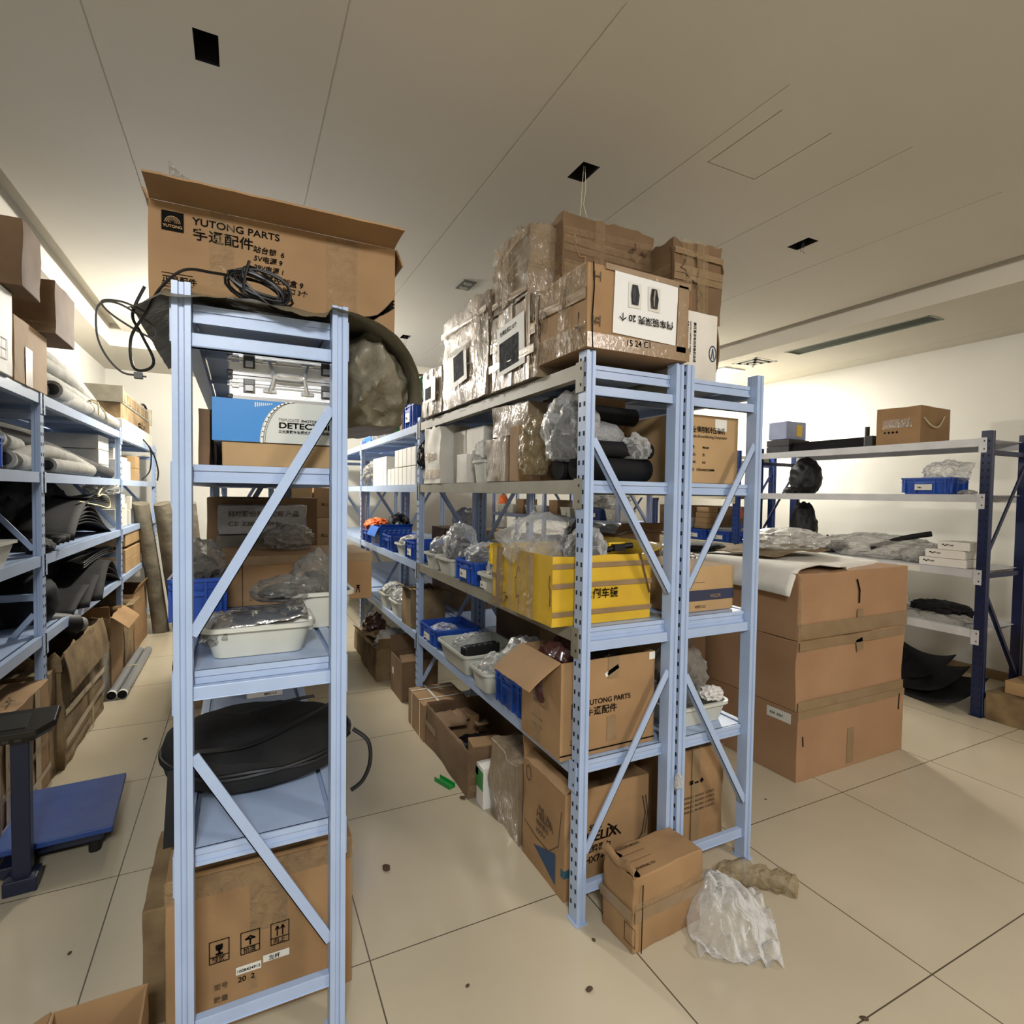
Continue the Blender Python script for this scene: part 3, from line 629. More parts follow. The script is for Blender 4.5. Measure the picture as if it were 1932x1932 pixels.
# shelf 2: aluminium cases
def alu_case(label, z, hy, flip):
    w, d, h = .30, .30, .062
    t = thing('aluminium_case', label, 'case', (.118, 1.635+d/2+hy, z), 0)
    mb = MB(); mb.box(-w/2+.004, w/2-.004, -d/2+.002, d/2-.002, .002, h-.002)
    mb.build('shell', 'alu', t, bevel=.003)
    fr = MB()
    for zz in (0, h-.009): fr.box(-w/2, w/2, -d/2, -d/2+.01, zz, zz+.009).box(-w/2, -w/2+.01, -d/2, d/2, zz, zz+.009).box(w/2-.01, w/2, -d/2, d/2, zz, zz+.009)
    fr.box(-w/2, w/2, -d/2-.001, -d/2+.005, h*.55, h*.55+.004).box(-w/2, w/2, -d/2-.001, -d/2+.005, h*.68, h*.68+.002); fr.build('edge_trim', 'chrome', t, bevel=.0012)
    for s in (-1, 1):
        for zz in (0, h-.013): MB().box(*sorted((s*(w/2+.001), s*(w/2-.014))), -d/2-.0015, -d/2+.012, zz, zz+.013).build('corner_cap', 'case_black', t, bevel=.003)
        x = s*.098; q = MB().box(x-.014, x+.014, -d/2-.004, -d/2, h*.30, h*.88).box(x-.012, x+.012, -d/2-.008, -d/2-.003, h*.62, h*.86)
        l = q.build('latch', 'gunmetal', t, bevel=.001); MB().box(x-.009, x+.009, -d/2-.0095, -d/2-.0035, h*.36, h*.60).build('latch_tongue', 'chrome', l)
        q = MB()
        for zz in (h*.48, h*.68): q.box(s*(w/2-.028), s*(w/2-.010), -d/2-.003, -d/2, zz, zz+.009) if s > 0 else q.box(-w/2+.010, -w/2+.028, -d/2-.003, -d/2, zz, zz+.009)
        q.build('corner_plate', 'chrome', t, bevel=.001)
        q = MB().box(s*.048-.017, s*.048+.017, -d/2-.005, -d/2, h*.6 if flip else h*.36, h*.6+.009 if flip else h*.36+.009); q.build('handle_mount', 'chrome', t, bevel=.003)
    z0 = h*.62 if flip else h*.42; z1 = (-.002 if flip else h+.004)
    P = [(-.048, -d/2-.006, z0), (-.042, -d/2-.016, (z0+z1)/2), (-.034, -d/2-.024, z1), (0, -d/2-.026, z1+(-.003 if flip else .002)), (.034, -d/2-.024, z1), (.042, -d/2-.016, (z0+z1)/2), (.048, -d/2-.006, z0)]
    MB().tube(curve_pts(P, 5), .0048, 8).build('handle', 'chrome', t, smooth=True)
alu_case('upper of two silver aluminium cases stacked on the blue and grey detector box', 1.812, .004, True)
alu_case('lower of two silver aluminium cases, resting on the blue and grey detector box', 1.748, 0, False)
def det(t, w, d, h):
    T = face_T('front', w, d, h)
    patch(T, .0, 0, w, h, 'det_grey', t, 'printed_panel', off=.0004, th=.0003)
    P = [(0, 0), (.112, 0)]+[(.112+.075*(1-math.cos(a)), h*math.sin(a)) for a in [PI/2*i/10 for i in range(1, 11)]]+[(0, h)]
    mb = MB(); mb.add([T @ Vector((x, y, .0015)) for x, y in P], [tuple(range(len(P)))]); mb.build('blue_print', 'det_blue', t)
    segs = [[(.117+o+.075*(1-math.cos(a)), h*math.sin(a)) for a in [PI/2*i/12 for i in range(13)]] for o in (0, .004, .008)]
    strokes(T, [segs[0]], .004, 'white_box', t, 'white_arc', off=.0018); strokes(T, segs[1:], .0008, 'ink', t, 'arc_line', off=.002)
    txt('TRIPLICATE ', T, .158, .060, .0105, 'ink_pale', t, width=.052); txt('PHOTOELECTRIC', T, .216, .059, .0105, 'ink', t, width=.078)
    txt('DETECTOR', T, .158, .041, .0215, 'ink', t, width=.142, off=.0026); txt('DETECTOR', T, .1586, .0413, .0215, 'ink', t, width=.142, off=.0028)
    txt('三光束数字变频式主动红外探测器', T, .158, .028, .0095, 'ink', t, width=.14)
    for i in range(9): patch(T, .10+i*.005, h-.018+.001*i, .103+i*.005, h-.006, 'det_grey', t, 'halftone_mark', off=.002)
carton('blue and light grey printed detector box under the aluminium cases', (-.067, .262), (1.625, 1.95), (1.636, 1.747), 'det_grey', amp=.0015, seed=2, extra=det)
carton('plain tan carton under the detector box on the second shelf', (-.045, .27), (1.63, 2.0), (1.57, 1.635), 'card_light', amp=.002, seed=7)
carton('brown carton standing behind the left end of the detector box', (-.10, -.073), (1.66, 2.1), (1.57, 1.72), 'card_dark', amp=.004, seed=9)
# black devices at left of shelf 2
lump('sealed_motor', 'black motor-like part at the far left of the second shelf behind the post', 'machine part', -.085, 2.35, 1.57, .10, .25, .22, 3, 'black', .2)
# shelf 3
t = tub('translucent white plastic tub in front on the third shelf, holding foil parcels', .045, 1.735, 1.056, .27, .20, .085, 0, 'tub_white', .84, .012, .03)
random.seed(3)
t = carton('slim white printed carton lying in the front white tub', (.03, .185), (1.66, 1.76), (1.108, 1.147), 'white_box', amp=.001, tilt=(0, -.03), text=(('front', 'T-HPR5', .012, .018, .009), ('front', 'MCP-2B0T7B  4/2022  NO.8', .012, .007, .006)))
tag(MB().grid(lambda a, b: Vector((-.10+.27*a, 1.64+.20*b, 1.152+.022*a+.012*noise.noise(Vector((a*6, b*4, 1)))-.02*(abs(b-.5)*2)**3-.025*max(0, .2-a)*5)), 24, 14).build('foil_packet', 'foil', smooth=True, solid=.006), 'flat silver foil packet lying across the front white tub', 'packet')
bag('clear bag of dark parts at the left of the front white tub', -.055, 1.70, 1.085, .09, .13, .08, 31, 'film_grey', fill='black')
t = tub('translucent white tub behind at the right edge of the third shelf, poking past the post', .235, 2.02, 1.056, .20, .26, .12, 0, 'tub_white', .84, .012, .03)
bag('grey crumpled bag heaped in the tub at the right of the third shelf', .235, 2.0, 1.12, .17, .20, .16, 12, 'film_grey', fill='black', peak=(0, -.1, .3))
bag('dull grey bag lying between the foil packet and the tall brown carton', .13, 1.93, 1.15, .20, .14, .075, 14, 'film_grey', fill='black')
def mc(t, w, d, h):
    T = face_T('front', w, d, h); strokes(T, [[(.09, 0), (.09, h*.83)], [(.15, h*.5), (.36, h*.5), (.36, h*.1), (.15, h*.1), (.15, h*.5)]], .003, 'ink_soft', t, 'printed_line')
    txt('MC', T, .52, .06, .022, 'ink', t, rot=-PI/2); txt('T-Carton', T, .125, .02, .014, 'ink_soft', t, rot=PI/2)
carton('long brown carton across the third shelf, its end sticking out past the right post', (-.085, .50), (2.36, 2.75), (1.056, 1.25), 'card', amp=.003, seed=3, tape=(('front', .0, .82, 1, 1),), extra=mc, n=8)
crate('deep blue crate at the left of the third shelf', -.19+.06, 2.22, 1.056, .16, .24, .155)
bag('grey bag of dark fittings piled in the deep blue crate', -.13, 2.22, 1.18, .15, .22, .14, 44, 'film_grey', fill='black')
carton('dark taped carton with a high back standing behind the film-wrapped box', (-.15, .36), (3.05, 3.40), (1.056, 1.47), 'card_dark', amp=.004, seed=8)
def wr(t, w, d, h):
    T = face_T('front', w, d, h); txt('科技股份有限公司 产品', T, .04, h*.62, .03, 'ink_soft', t, width=w*.8); txt('CE 220V 50Hz', T, .04, h*.3, .026, 'ink_soft', t, width=w*.6)
carton('long box in glossy crumpled stretch film on the third shelf, behind the long brown carton', (-.095, .29), (2.88, 3.03), (1.30, 1.435), 'bubble', amp=.006, seed=5, n=14, freq=14, extra=wr)
def wr2(t, w, d, h):
    T = face_T('front', w, d, h); txt('科技', T, .03, h*.45, .045, 'ink', t); txt('CHINA', T, .03, h*.25, .022, 'red', t)
carton('grey film-covered carton beneath the glossy wrapped box', (-.10, .29), (2.84, 3.03), (1.056, 1.298), 'film_grey', amp=.006, seed=15, n=12, extra=wr2)
bag('clump of clear plastic resting on the long brown carton', .19, 2.6, 1.252, .20, .20, .10, 51, 'film_grey')
# far bay of the near-left rack
for i, (x0, y0, z0, h, lb) in enumerate((( .02, 4.3, 1.056, .2, 'tan carton in the far bay of the nearest rack, bottom left of the stack'), (-.18, 3.7, 1.056, .17, 'open tan carton by the left edge of the far bay, plastic peeking out'))):
    carton(lb, (x0, x0+.16), (y0, y0+.3), (z0, z0+h), 'card_light', amp=.003, seed=i+30)
for j, (z0, h) in enumerate(((0, .37), (.372, .33), (.704, .30), (1.006, .27), (1.278, .26))):
    for i in range(2):
        carton(['tan carton, left column stacked beyond the nearest rack, %s', 'tan carton, right column stacked beyond the nearest rack, %s'][i] % ['lowest', 'second up', 'middle', 'second from the top', 'topmost'][j],
               (.36+i*.20, .545+i*.20), (4.95+.04*i, 5.35), (z0, z0+h), 'card' if (i+j) % 2 else 'card_light', amp=.003, seed=j*3+i, text=((('front', '向上', .06, h*.4, .03),) if j > 2 else ()))
# shelf 4
t = thing('carrying_bag', 'big flat round black cloth bag with straps lying on the fourth shelf', 'bag', (.06, 2.03, .60), .05)
mb = MB(); prof = [(0, 0), (.75, 0), (.97, .15), (1, .5), (.95, .78), (.7, 1), (0, 1.05)]; Ls = []
for r_, z_ in prof:
    Ls.append([Vector(((.29*r_)*math.cos(a)*(1+.04*math.sin(3*a)), (.27*r_)*math.sin(a), .002+.125*z_*(1-.12*math.cos(a))+.010*noise.noise(Vector((math.cos(a)*3, math.sin(a)*3, z_*3)))*r_)) for a in [2*PI*k/48 for k in range(48)]])
mb.loops(Ls, 0, True, True); mb.build('bag_body', 'black_cloth', t, smooth=True)
mb = MB()
for s, ph in ((1, .0), (-1, 2.2)):
    mb.tube(curve_pts([(.29*math.cos(a)*1.0, .27*math.sin(a), .07+.01*math.sin(4*a+ph)) for a in [PI*k/10*1.9+ph for k in range(11)]], 4), .006, 6)
mb.build('piping', 'black', t, smooth=True)
for P in ([(-.2, -.15, .12), (-.05, -.2, .135), (.1, -.1, .138), (.26, .06, .13)], [(-.24, -.02, .12), (-.05, .05, .14), (.12, .12, .135), (.2, .17, .12)]):
    c_ = curve_pts(P, 6); MB().grid(lambda a, b: Vector(c_[min(int(a*len(c_)), len(c_)-1)])+Vector((0, (b-.5)*.028, .003)), len(c_)-1, 1).build('strap', 'black', t, solid=.003)
hp = curve_pts([(.285, -.10, .08), (.33, -.13, .04), (.335, -.14, -.03), (.31, -.14, -.09), (.27, -.14, -.115)], 6)
MB().tube(hp, .007, 8).build('handle', 'black', t, smooth=True)
MB().grid(lambda a, b: Vector((-.262-.01*b+.035*a, -.15-.05*b, .08-.20*b)), 2, 8).build('strap', 'black_cloth', t, solid=.004)
MB().grid(lambda a, b: Vector((-.240-.005*b+.03*a, -.17-.05*b, .06-.24*b)), 2, 8).build('strap', 'black_cloth', t, solid=.004)
for i, z0 in enumerate((.60, .634, .668, .702)):
    carton('slim grey-white carton, %s of four stacked at the back of the fourth shelf' % ['lowest', 'second', 'third', 'topmost'][i], (.02+.004*(i % 2), .165+.004*(i % 2)), (2.62-.02*i, 2.78), (z0, z0+.032), 'white_box', amp=.001, seed=i,
           text=(('front', 'INFO  L-2', .07, .010, .012),))
crate('small blue crate at the right of the fourth shelf behind the cloth bag', .265-.05, 3.0, .60, .12, .2, .12)
# under the fourth shelf
def bt(t, w, d, h):
    T = face_T('front', w, d, h)
    icons(T, .105, .195, .048, t, 'gua', 1.62)
    patch(T, .17, .140, .235, .162, 'label_paper', t, 'sticker'); txt('100B424915', T, .172, .146, .012, 'ink', t, width=.058, off=.003)
    patch(T, .24, .152, .31, .172, 'label_paper', t, 'sticker'); txt('左杯', T, .255, .156, .015, 'ink', t, off=.003, name='handwriting')
    for i, (a, b) in enumerate((('型号', '20  2'), ('数量', ''), ('规格', '59X4    1 CM'))): txt(a, T, .115, .118-.036*i, .018, 'ink_soft', t); txt(b, T, .175, .118-.034*i, .021, 'ink', t)
    patch(T, .20, .085, .225, .125, 'tape_clear', t, 'tape_strip', wav=.002)
carton('large brown carton with handling symbols standing under the fourth shelf of the nearest rack', (-.185, .305), (1.69, 2.2), (0, .455), 'card', amp=.003, seed=11, n=9,
       tape=(('front', .0, .86, 1, .998, 'tape_clear'), ('front', .42, .55, .62, .86, 'tape_clear')), extra=bt)
for i in range(4):
    tag(cbox('cardboard_sheet', .40-.02*i, .36, .012, ('card', 'card_dark', 'white_box', 'card_white')[i], None, .002, 5, i, freq=4), 'flattened %s lying on the large brown carton, %s' % (('tan cardboard sheet', 'brown cardboard sheet', 'white board', 'pale folder')[i], ('lowest', 'second', 'third', 'uppermost')[i]), 'cardboard').location = (.06+.012*i, 1.86+.01*i, .457+.0135*i)
bag('clear plastic wrapper on the flattened boards below the fourth shelf', .0, 1.78, .512, .22, .14, .035, 61, 'film', rough=.4)
carton('low brown carton wedged behind the bottom rung at the left of the large carton', (-.25, -.19), (1.78, 2.2), (0, .33), 'card_old', amp=.005, seed=12)
carton('opened carton on the floor at the bottom of the picture, left of the nearest rack', (-.40, -.21), (1.40, 1.60), (0, .27), 'card', amp=.003, seed=13, open=(('front', 120, .05), ('left', 110, .05)))
carton('worn carton on the floor in the far bay of the nearest rack, sticking out left', (-.42, .1), (4.3, 4.7), (0, .32), 'card_old', amp=.006, seed=14)

# ================================================================ MIDDLE RACK, TOP
def pap(t, w, d, h):
    T = face_T('front', w, d, h); Q = dict(rot=PI)
    patch(T, .105, .055, .385, .265, 'paper', t, 'paper_sheet', wav=.003, rot=-.03)
    for x, k_ in ((.165, 0), (.25, 1)):
        patch(T, x, .155, x+.055, .24, 'card_white', t, 'printed_photo', off=.0045); 
        P = [(x+.012, .165), (x+.008, .20), (x+.013, .233), (x+.036, .233), (x+.045, .20), (x+.040, .165)]
        mb = MB(); mb.add([T @ Vector((a, b, .0105)) for a, b in P], [tuple(range(6))]); mb.build('mirror_picture', 'photo_dark', t)
        P = [(x+.016+k_*.006, .172), (x+.014+k_*.006, .20), (x+.018+k_*.006, .228), (x+.026+k_*.004, .228), (x+.027, .20), (x+.026, .172)]
        mb = MB(); mb.add([T @ Vector((a, b, .0115)) for a, b in P], [tuple(range(6))]); mb.build('mirror_picture', 'case_black' if k_ == 0 else 'ink_pale', t)
    wrapmarks(t, w, d, h, 'left', 21, 8)
    txt('倒车镜深壳 20 个', T, .365, .128, .030, 'ink', t, rot=PI, off=.0075, width=.24)
    txt('15 24 C1', T, .16, .022, .03, 'ink', t, rot=.05, name='handwriting'); txt('工', T, .05, .22, .035, 'ink_soft', t, rot=PI/2, name='handwriting'); txt('五', T, .05, .07, .04, 'ink_soft', t, rot=PI/2, name='handwriting')
    patch(T, .0, .0, w, .05, 'tape', t, 'tape_strip'); patch(T, .39, .03, .435, .27, 'tape', t, 'tape_strip', rot=-.03)
    patch(T, .07, .265, w, .285, 'tape', t, 'tape_strip', rot=-.02)
    strokes(T, [[(.022, .0), (.018, .1), (.024, .2), (.02, .28)]], .005, 'ink', t, 'crease')
carton('front taped carton on the middle rack top with an upside-down white sheet showing two mirrors', (1.035, 1.485), (1.56, 1.88), (2.003, 2.285), 'card', amp=.004, seed=21, n=8, extra=pap, bulge=.004, tape=(('left', 0, .0, 1, .3, 'tape_clear'), ('left', 0, .7, 1, 1, 'tape_clear')))
def pap2(t, w, d, h):
    T = face_T('left', w, d, h)
    patch(T, .09, .06, .35, .27, 'paper', t, 'paper_sheet', off=.008, rot=.06); patch(T, .115, .08, .30, .20, 'photo_dark', t, 'printed_photo', off=.0092, rot=.06)
    txt('空调出风口 12个', T, .12, .225, .022, 'ink', t, rot=.06, off=.010)
    wrapmarks(t, w, d, h, 'left', 3, 12); patch(T, .0, .0, .42, .05, 'tape_clear', t, 'tape_strip', wav=.003); patch(T, .13, .20, .19, h, 'film', t, 'stretch_film', wav=.006)
    strokes(T, [[(.004, 0), (.008, h*.5), (.003, h)]], .012, 'ink', t, 'crease', off=.008)
carton('tape-wrapped carton with a white photo sheet on its aisle side, behind the front one', (1.03, 1.46), (1.90, 2.33), (1.965, 2.30), 'card_wrap', amp=.007, seed=22, n=14, extra=pap2, ragged=.006, freq=9)
carton('crumpled shrink-wrapped carton glaring in the light, third from the front on the middle rack top', (1.03, 1.46), (2.37, 3.00), (1.968, 2.46), 'card_wrap', amp=.009, seed=23, n=16, ragged=.012, freq=9, bulge=.008,
       extra=lambda t, w, d, h: (wrapmarks(t, w, d, h, 'left', 5, 16), patch(face_T('left', w, d, h), .16, .10, .40, .30, 'paper', t, 'paper_sheet', off=.008, rot=.1), patch(face_T('left', w, d, h), .22, .13, .36, .26, 'photo_dark', t, 'printed_photo', off=.0095, rot=.1)))
carton('smaller wrapped carton leaning beyond the glaring one, pictured label on its side', (1.03, 1.42), (3.04, 3.38), (1.97, 2.24), 'card_wrap', amp=.010, seed=24, n=12, freq=9,
       extra=lambda t, w, d, h: (wrapmarks(t, w, d, h, 'left', 6, 8), patch(face_T('left', w, d, h), .05, .08, .28, .22, 'paper', t, 'paper_sheet', off=.009), patch(face_T('left', w, d, h), .09, .10, .20, .17, 'photo_dark', t, 'printed_photo', off=.0102)))
carton('upright battered wrapped carton stacked above the photo-sheet carton', (1.04, 1.30), (1.99, 2.33), (2.315, 2.60), 'card_wrap', amp=.012, seed=25, n=14, ragged=.02, freq=10, extra=lambda t, w, d, h: (wrapmarks(t, w, d, h, 'left', 7, 12), wrapmarks(t, w, d, h, 'front', 8, 6), strokes(face_T('left', w, d, h), [[(.05, .28), (.14, .20), (.18, .12), (.30, .16)], [(.1, .1), (.16, .2), (.3, .23)]], .005, 'card_light', t, 'twine', off=.02)))
carton('tall patched carton on top at the centre, torn upper corner', (1.16, 1.62), (1.93, 2.32), (2.315, 2.64), 'card_dark', amp=.005, seed=26, n=14, ragged=.014, freq=6, rot=.0,
       extra=lambda t, w, d, h: (wrapmarks(t, w, d, h, 'front', 9, 14), wrapmarks(t, w, d, h, 'left', 10, 8)))
carton('patched carton standing on the top right of the pile with a torn dangling corner', (1.60, 1.87), (1.78, 2.15), (2.25, 2.575), 'card_dark', amp=.007, seed=27, n=12, ragged=.012, freq=8,
       extra=lambda t, w, d, h: wrapmarks(t, w, d, h, 'front', 11, 12) or wrapmarks(t, w, d, h, 'left', 12, 6) or MB().grid(lambda a, b: Vector((w/2-.01+.05*a+.03*b, -d/2+.02+.06*b, h-.01-.07*a*a-.05*b)), 6, 4).build('torn_flap', 'card_old', t, solid=.004))
tag(cbox('cardboard_box', .36, .34, .27, 'card_dark', None, .003, 5, 28), 'brown carton hidden between the white printed box and the carton with a torn corner', 'box').location = (1.70, 1.98, 1.962)
def whb(t, w, d, h):
    T = face_T('front', w, d, h)
    for i, (s, u, z) in enumerate((('高压直流电动压缩机总成', .055, .014), ('ELECTRIC COMPRESSOR ASSEMBLY', .035, .008), ('型号 EVS34', .02, .010))): txt(s, T, u, .22, z, 'ink', t, rot=-PI/2)
    strokes(T, [[(.155+.018*math.cos(a), .11+.03*math.sin(a)) for a in [2*PI*i/16 for i in range(17)]], [(.148, .09), (.155, .13), (.162, .09)]], .004, 'ink_blue', t, 'logo_ring')
carton('white printed box on its side on the rack top, right of the mirror-sheet carton', (1.52, 1.70), (1.63, 1.79), (1.962, 2.225), 'card_white', amp=.003, seed=29, extra=whb)
tag(MB().grid(lambda a, b: Vector((1.70+.03*a+.025*math.sin(b*PI), 1.64+.1*a, 1.965+.25*b)), 4, 10).build('torn_cardboard', 'card_dark', solid=.005), 'dark torn cardboard edge curling behind the white printed box', 'cardboard')
carton('worn carton low at the far end of the wrapped row, beside the small blue crate', (1.10, 1.40), (3.42, 3.66), (1.965, 2.12), 'card_old', amp=.006, seed=31)
crate('small deep blue crate on the rack top beyond the wrapped cartons', 1.21, 3.90, 1.962, .26, .30, .19, card='left')
bag('green plastic packet stuffed in the small blue crate on the rack top', 1.2, 3.9, 2.06, .20, .26, .26, 71, 'film_green', rough=.35)
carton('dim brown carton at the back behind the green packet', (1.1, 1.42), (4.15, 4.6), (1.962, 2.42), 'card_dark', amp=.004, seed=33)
lump('string_bag', 'green net bag squeezed under the blue crate corner on the rack top', 'bag', 1.13, 4.35, 1.962, .16, .24, .08, 74, 'green', .3)
bag('cream plastic sack beside the green net bag', 1.18, 4.58+.12, 1.962, .24, .22, .20, 75, 'film_dull', rough=.35)
bag('white shiny packet on the rack top left of the cream sack', 1.16, 4.98, 1.962, .24, .26, .26, 76, 'film_dull', fill='white_box', rough=.35)
def bxs(t, w, d, h):
    for side in ('front', 'left'):
        T = face_T(side, w, d, h); W = w if side == 'front' else d; segs = []
        for r_ in range(6):
            for c_ in range(6): u = .02+c_*(W-.03)/6+(r_ % 2)*.012; v = .02+r_*(h-.03)/6; segs.append([(u, v), (u+.022, v+.008)])
        strokes(T, segs, .004, 'white_box', t, 'pattern_dash')
carton('bright blue patterned carton with open tan flaps, on the rack top near the drooping tarpaulin', (1.095, 1.36), (5.25, 5.62), (1.962, 2.26), 'box_blue', amp=.002, seed=34, open=(('front', 25, .20), ('left', 30, .16)), extra=bxs)

# ================================================================ MIDDLE RACK, SECOND SHELF
Z2 = 1.561
W1 = 'small white cartons in two rows on the second shelf'
for i in range(7):
    for j in range(2):
        if j and i > 4: continue
        y0 = 3.68+i*.115
        carton(('white carton %s, %s row of the white cartons on the second shelf' % (['nearest the viewer', 'second in line', 'third in line', 'fourth in line', 'fifth in line', 'sixth in line', 'farthest away'][i], ['lower', 'upper'][j])), (1.07, 1.25), (y0, y0+.105), (Z2+j*.135, Z2+.13+j*.135), 'white_box', amp=.0015, seed=i+j*9, group=W1)
for i in range(4):
    y0 = 4.52+i*.13; carton('pale carton %s of four at the far end of the white cartons' % ['first', 'second', 'third', 'last'][i], (1.07, 1.27), (y0, y0+.12), (Z2, Z2+.24), 'white_box', amp=.0015, seed=60+i, group=W1)
bag('dull bag hanging over the shelf edge past the white cartons', 1.12, 5.25, Z2, .18, .26, .2, 77, 'film_grey')
carton('tattered white carton patched with clear tape at the near end of the white cartons', (1.045, 1.36), (3.08, 3.40), (Z2, 1.905), 'card_white', amp=.012, seed=41, n=12, ragged=.012, tape=(('left', .1, .42, .8, .55, 'tape_clear'), ('left', 0, .1, 1, .25, 'tape_clear')), freq=10)
bag('cluster of black film parcels between the white cartons and the tattered one', 1.10, 3.50, Z2+.10, .12, .14, .17, 78, 'black', rough=.4)
for i, (y0, y1, z1, lb) in enumerate(((2.88, 3.06, 1.86, 'tall plain white carton right of the tattered white one'), (2.62, 2.86, 1.86, 'wide white carton with its flap ajar on the second shelf'))):
    carton(lb, (1.12, 1.40), (y0, y1), (Z2, z1), 'card_white', amp=.003, seed=42+i)
carton('small crushed white carton in front of the wide white one', (1.055, 1.14), (2.68, 2.84), (Z2, Z2+.155), 'card_white', amp=.006, seed=45, n=8)
tub('small white tub by the shelf edge with a pale card in it', 1.10, 2.52, Z2, .10, .14, .11, 0, 'tub_white', .82, .008, .02)
bag('clear crumpled bag over the small white tub', 1.13, 2.57, Z2+.09, .16, .16, .12, 80, 'film')
carton('shrink-wrapped bundle standing upright on the second shelf', (1.05, 1.30), (2.20, 2.42), (Z2, 1.76), 'card_wrap', amp=.008, seed=46, n=12, freq=12)
carton('leaning film-wrapped flat carton on top of the wrapped bundle', (1.06, 1.30), (2.05, 2.36), (1.762, 1.90), 'card_wrap', amp=.008, seed=47, n=12, freq=12, tilt=(0, 0), rot=.08)
carton('tan cardboard strip box standing beside the wrapped bundle', (1.05, 1.28), (2.08, 2.17), (Z2, 1.80), 'card', amp=.003, seed=48)
carton('brown carton high at the back of the second shelf under the top beam', (1.20, 1.44), (2.42-.55, 2.30-.15), (1.70, 1.925), 'card', amp=.003, seed=49)
lump('packed_cushion', 'dark cushioned bundle under the brown carton at the back of the second shelf', 'bundle', 1.33, 2.0, Z2, .20, .28, .145, 12, 'black', .2)
bag('greyish-violet clear bag hanging at the shelf edge', 1.07, 1.98, Z2+.02, .10, .16, .22, 81, 'film_tan', rough=.4)
bag('large milky plastic bag bulging near the front post on the second shelf', 1.13, 1.80, Z2+.07, .20, .22, .24, 82, 'film', peak=(-.1, -.05, -.55), rough=.32)
lump('wrapped_roll', 'roll in silvery bubble wrap behind the front frame', 'roll', 1.24, 1.76, Z2+.125, .20, .13, .10, 83, 'bubble', .10, freq=1.5)
for i, (y, z, r, lb) in enumerate(((1.72, 0, .045, 'lowest in front'), (1.84, 0, .045, 'lowest behind'), (1.70, .088, .03, 'second row front'), (1.86, .09, .04, 'second row behind'), (1.90, .17, .04, 'third row'), (1.80, .225, .035, 'fourth row'), (1.90, .262, .035, 'topmost'))):
    a, b = (1.10 if i not in (2,) else 1.13), 1.435
    o = MB().tube([(a, y, Z2+z+r+.002), (a+.1, y, Z2+z+r+.002), (b, y+.01, Z2+z+r+.002)], r, 20).build('rubber_roll', 'rubber', None, smooth=True)
    tag(o, 'black rubber roll lying crosswise in the pile behind the front frame, %s' % lb, 'roll', 'black rubber rolls on the second shelf')
bag('small clear bag on the black rolls near the right post', 1.36, 1.70, Z2+.085, .13, .09, .085, 84, 'film', peak=(0, 0, .4))

# ================================================================ MIDDLE RACK, THIRD SHELF
Z3 = 1.041
def yb(t, w, d, h):
    wrapmarks(t, w, d, h, 'left', 31, 7)
    T = face_T('front', w, d, h); TL = face_T('left', w, d, h)
    for v in (.035, .135, .205): patch(T, 0, v, w, v+.018, 'tape', t, 'tape_strip')
    for v in (.01, .11): patch(TL, 0, v, d*.22, v+.02, 'tape', t, 'tape_strip')
    patch(TL, d*.45, .0, d*.75, h, 'tape_clear', t, 'tape_strip', wav=.004)
    txt('外宛倒车镜', T, .09, .095, .040, 'ink', t, width=.19, shear=.1, name='handwriting')
    strokes(T, [[(w-.06, h-.002), (w-.012, .10)]], .008, 'ink_soft', t, 'crease')
carton('big yellow taped carton with handwriting, jutting from the third shelf', (.975, 1.415), (1.655, 2.16), (Z3, 1.29), 'card_yellow', amp=.004, seed=51, n=9, ragged=.004, open=(('right', 70, .10), ('back', 100, .1)), extra=yb, bulge=.004)
bag('large clear plastic bag billowing out of the yellow carton', 1.12, 1.98, 1.20, .32, .30, .22, 85, 'film', rough=.22, peak=(-.35, .1, .1))
bag('clear bag with a black fitting in the yellow carton behind the front post', 1.17, 1.74, 1.22, .16, .12, .16, 86, 'film', fill='black', rough=.3)
bag('black glossy film bundle in the yellow carton', 1.22, 1.84, 1.22, .16, .14, .17, 87, 'black', rough=.35)
t = thing('mirror_bracket', 'black and yellow bracket arm lying across the yellow carton rim', 'machine part', (1.30, 1.72, 1.296))
MB().tube([(-.06, 0, .0), (.0, .01, .012), (.07, .0, .018)], .011, 10).box(-.02, .03, -.012, .012, -.002, .024).build('arm', 'black', t, smooth=True); MB().box(-.03, .05, .012, .03, .0, .03).build('yellow_bracket', 'yellow', t, bevel=.004)
t = lump('yellow_hook', 'yellow plastic hook hanging off the left rim of the yellow carton', 'hook', .985, 2.19, 1.20, .03, .03, .09, 88, 'yellow', .2)
crate('blue crate with a label beside the yellow carton', 1.16, 2.66, Z3, .24, .26, .12, card='left')
bag('clear bag overflowing the labelled blue crate on the third shelf', 1.16, 2.68, Z3+.09, .20, .24, .11, 89, 'film', fill='black')
tub('white tub nearest the yellow carton on the third shelf', 1.12, 2.36, Z3, .18, .20, .09, card='left')
bag('clear bag with a black pen-like part in the tub nearest the yellow carton', 1.12, 2.36, Z3+.05, .15, .17, .12, 90, 'film', fill='white_box')
tub('white tub on the third shelf left of the labelled blue crate', 1.13, 2.98, Z3, .20, .24, .10)
bag('tall clear bag of black fasteners in the tub left of the blue crate', 1.15, 3.0, Z3+.05, .19, .22, .22, 91, 'film', fill='black', rough=.32)
tub('narrow white tub behind the left post area, third shelf', 1.12, 3.25, Z3, .17, .18, .10)
bag('clear bag heaped on the narrow white tub of the third shelf', 1.13, 3.25, Z3+.06, .16, .16, .13, 92, 'film_dull', fill='black')
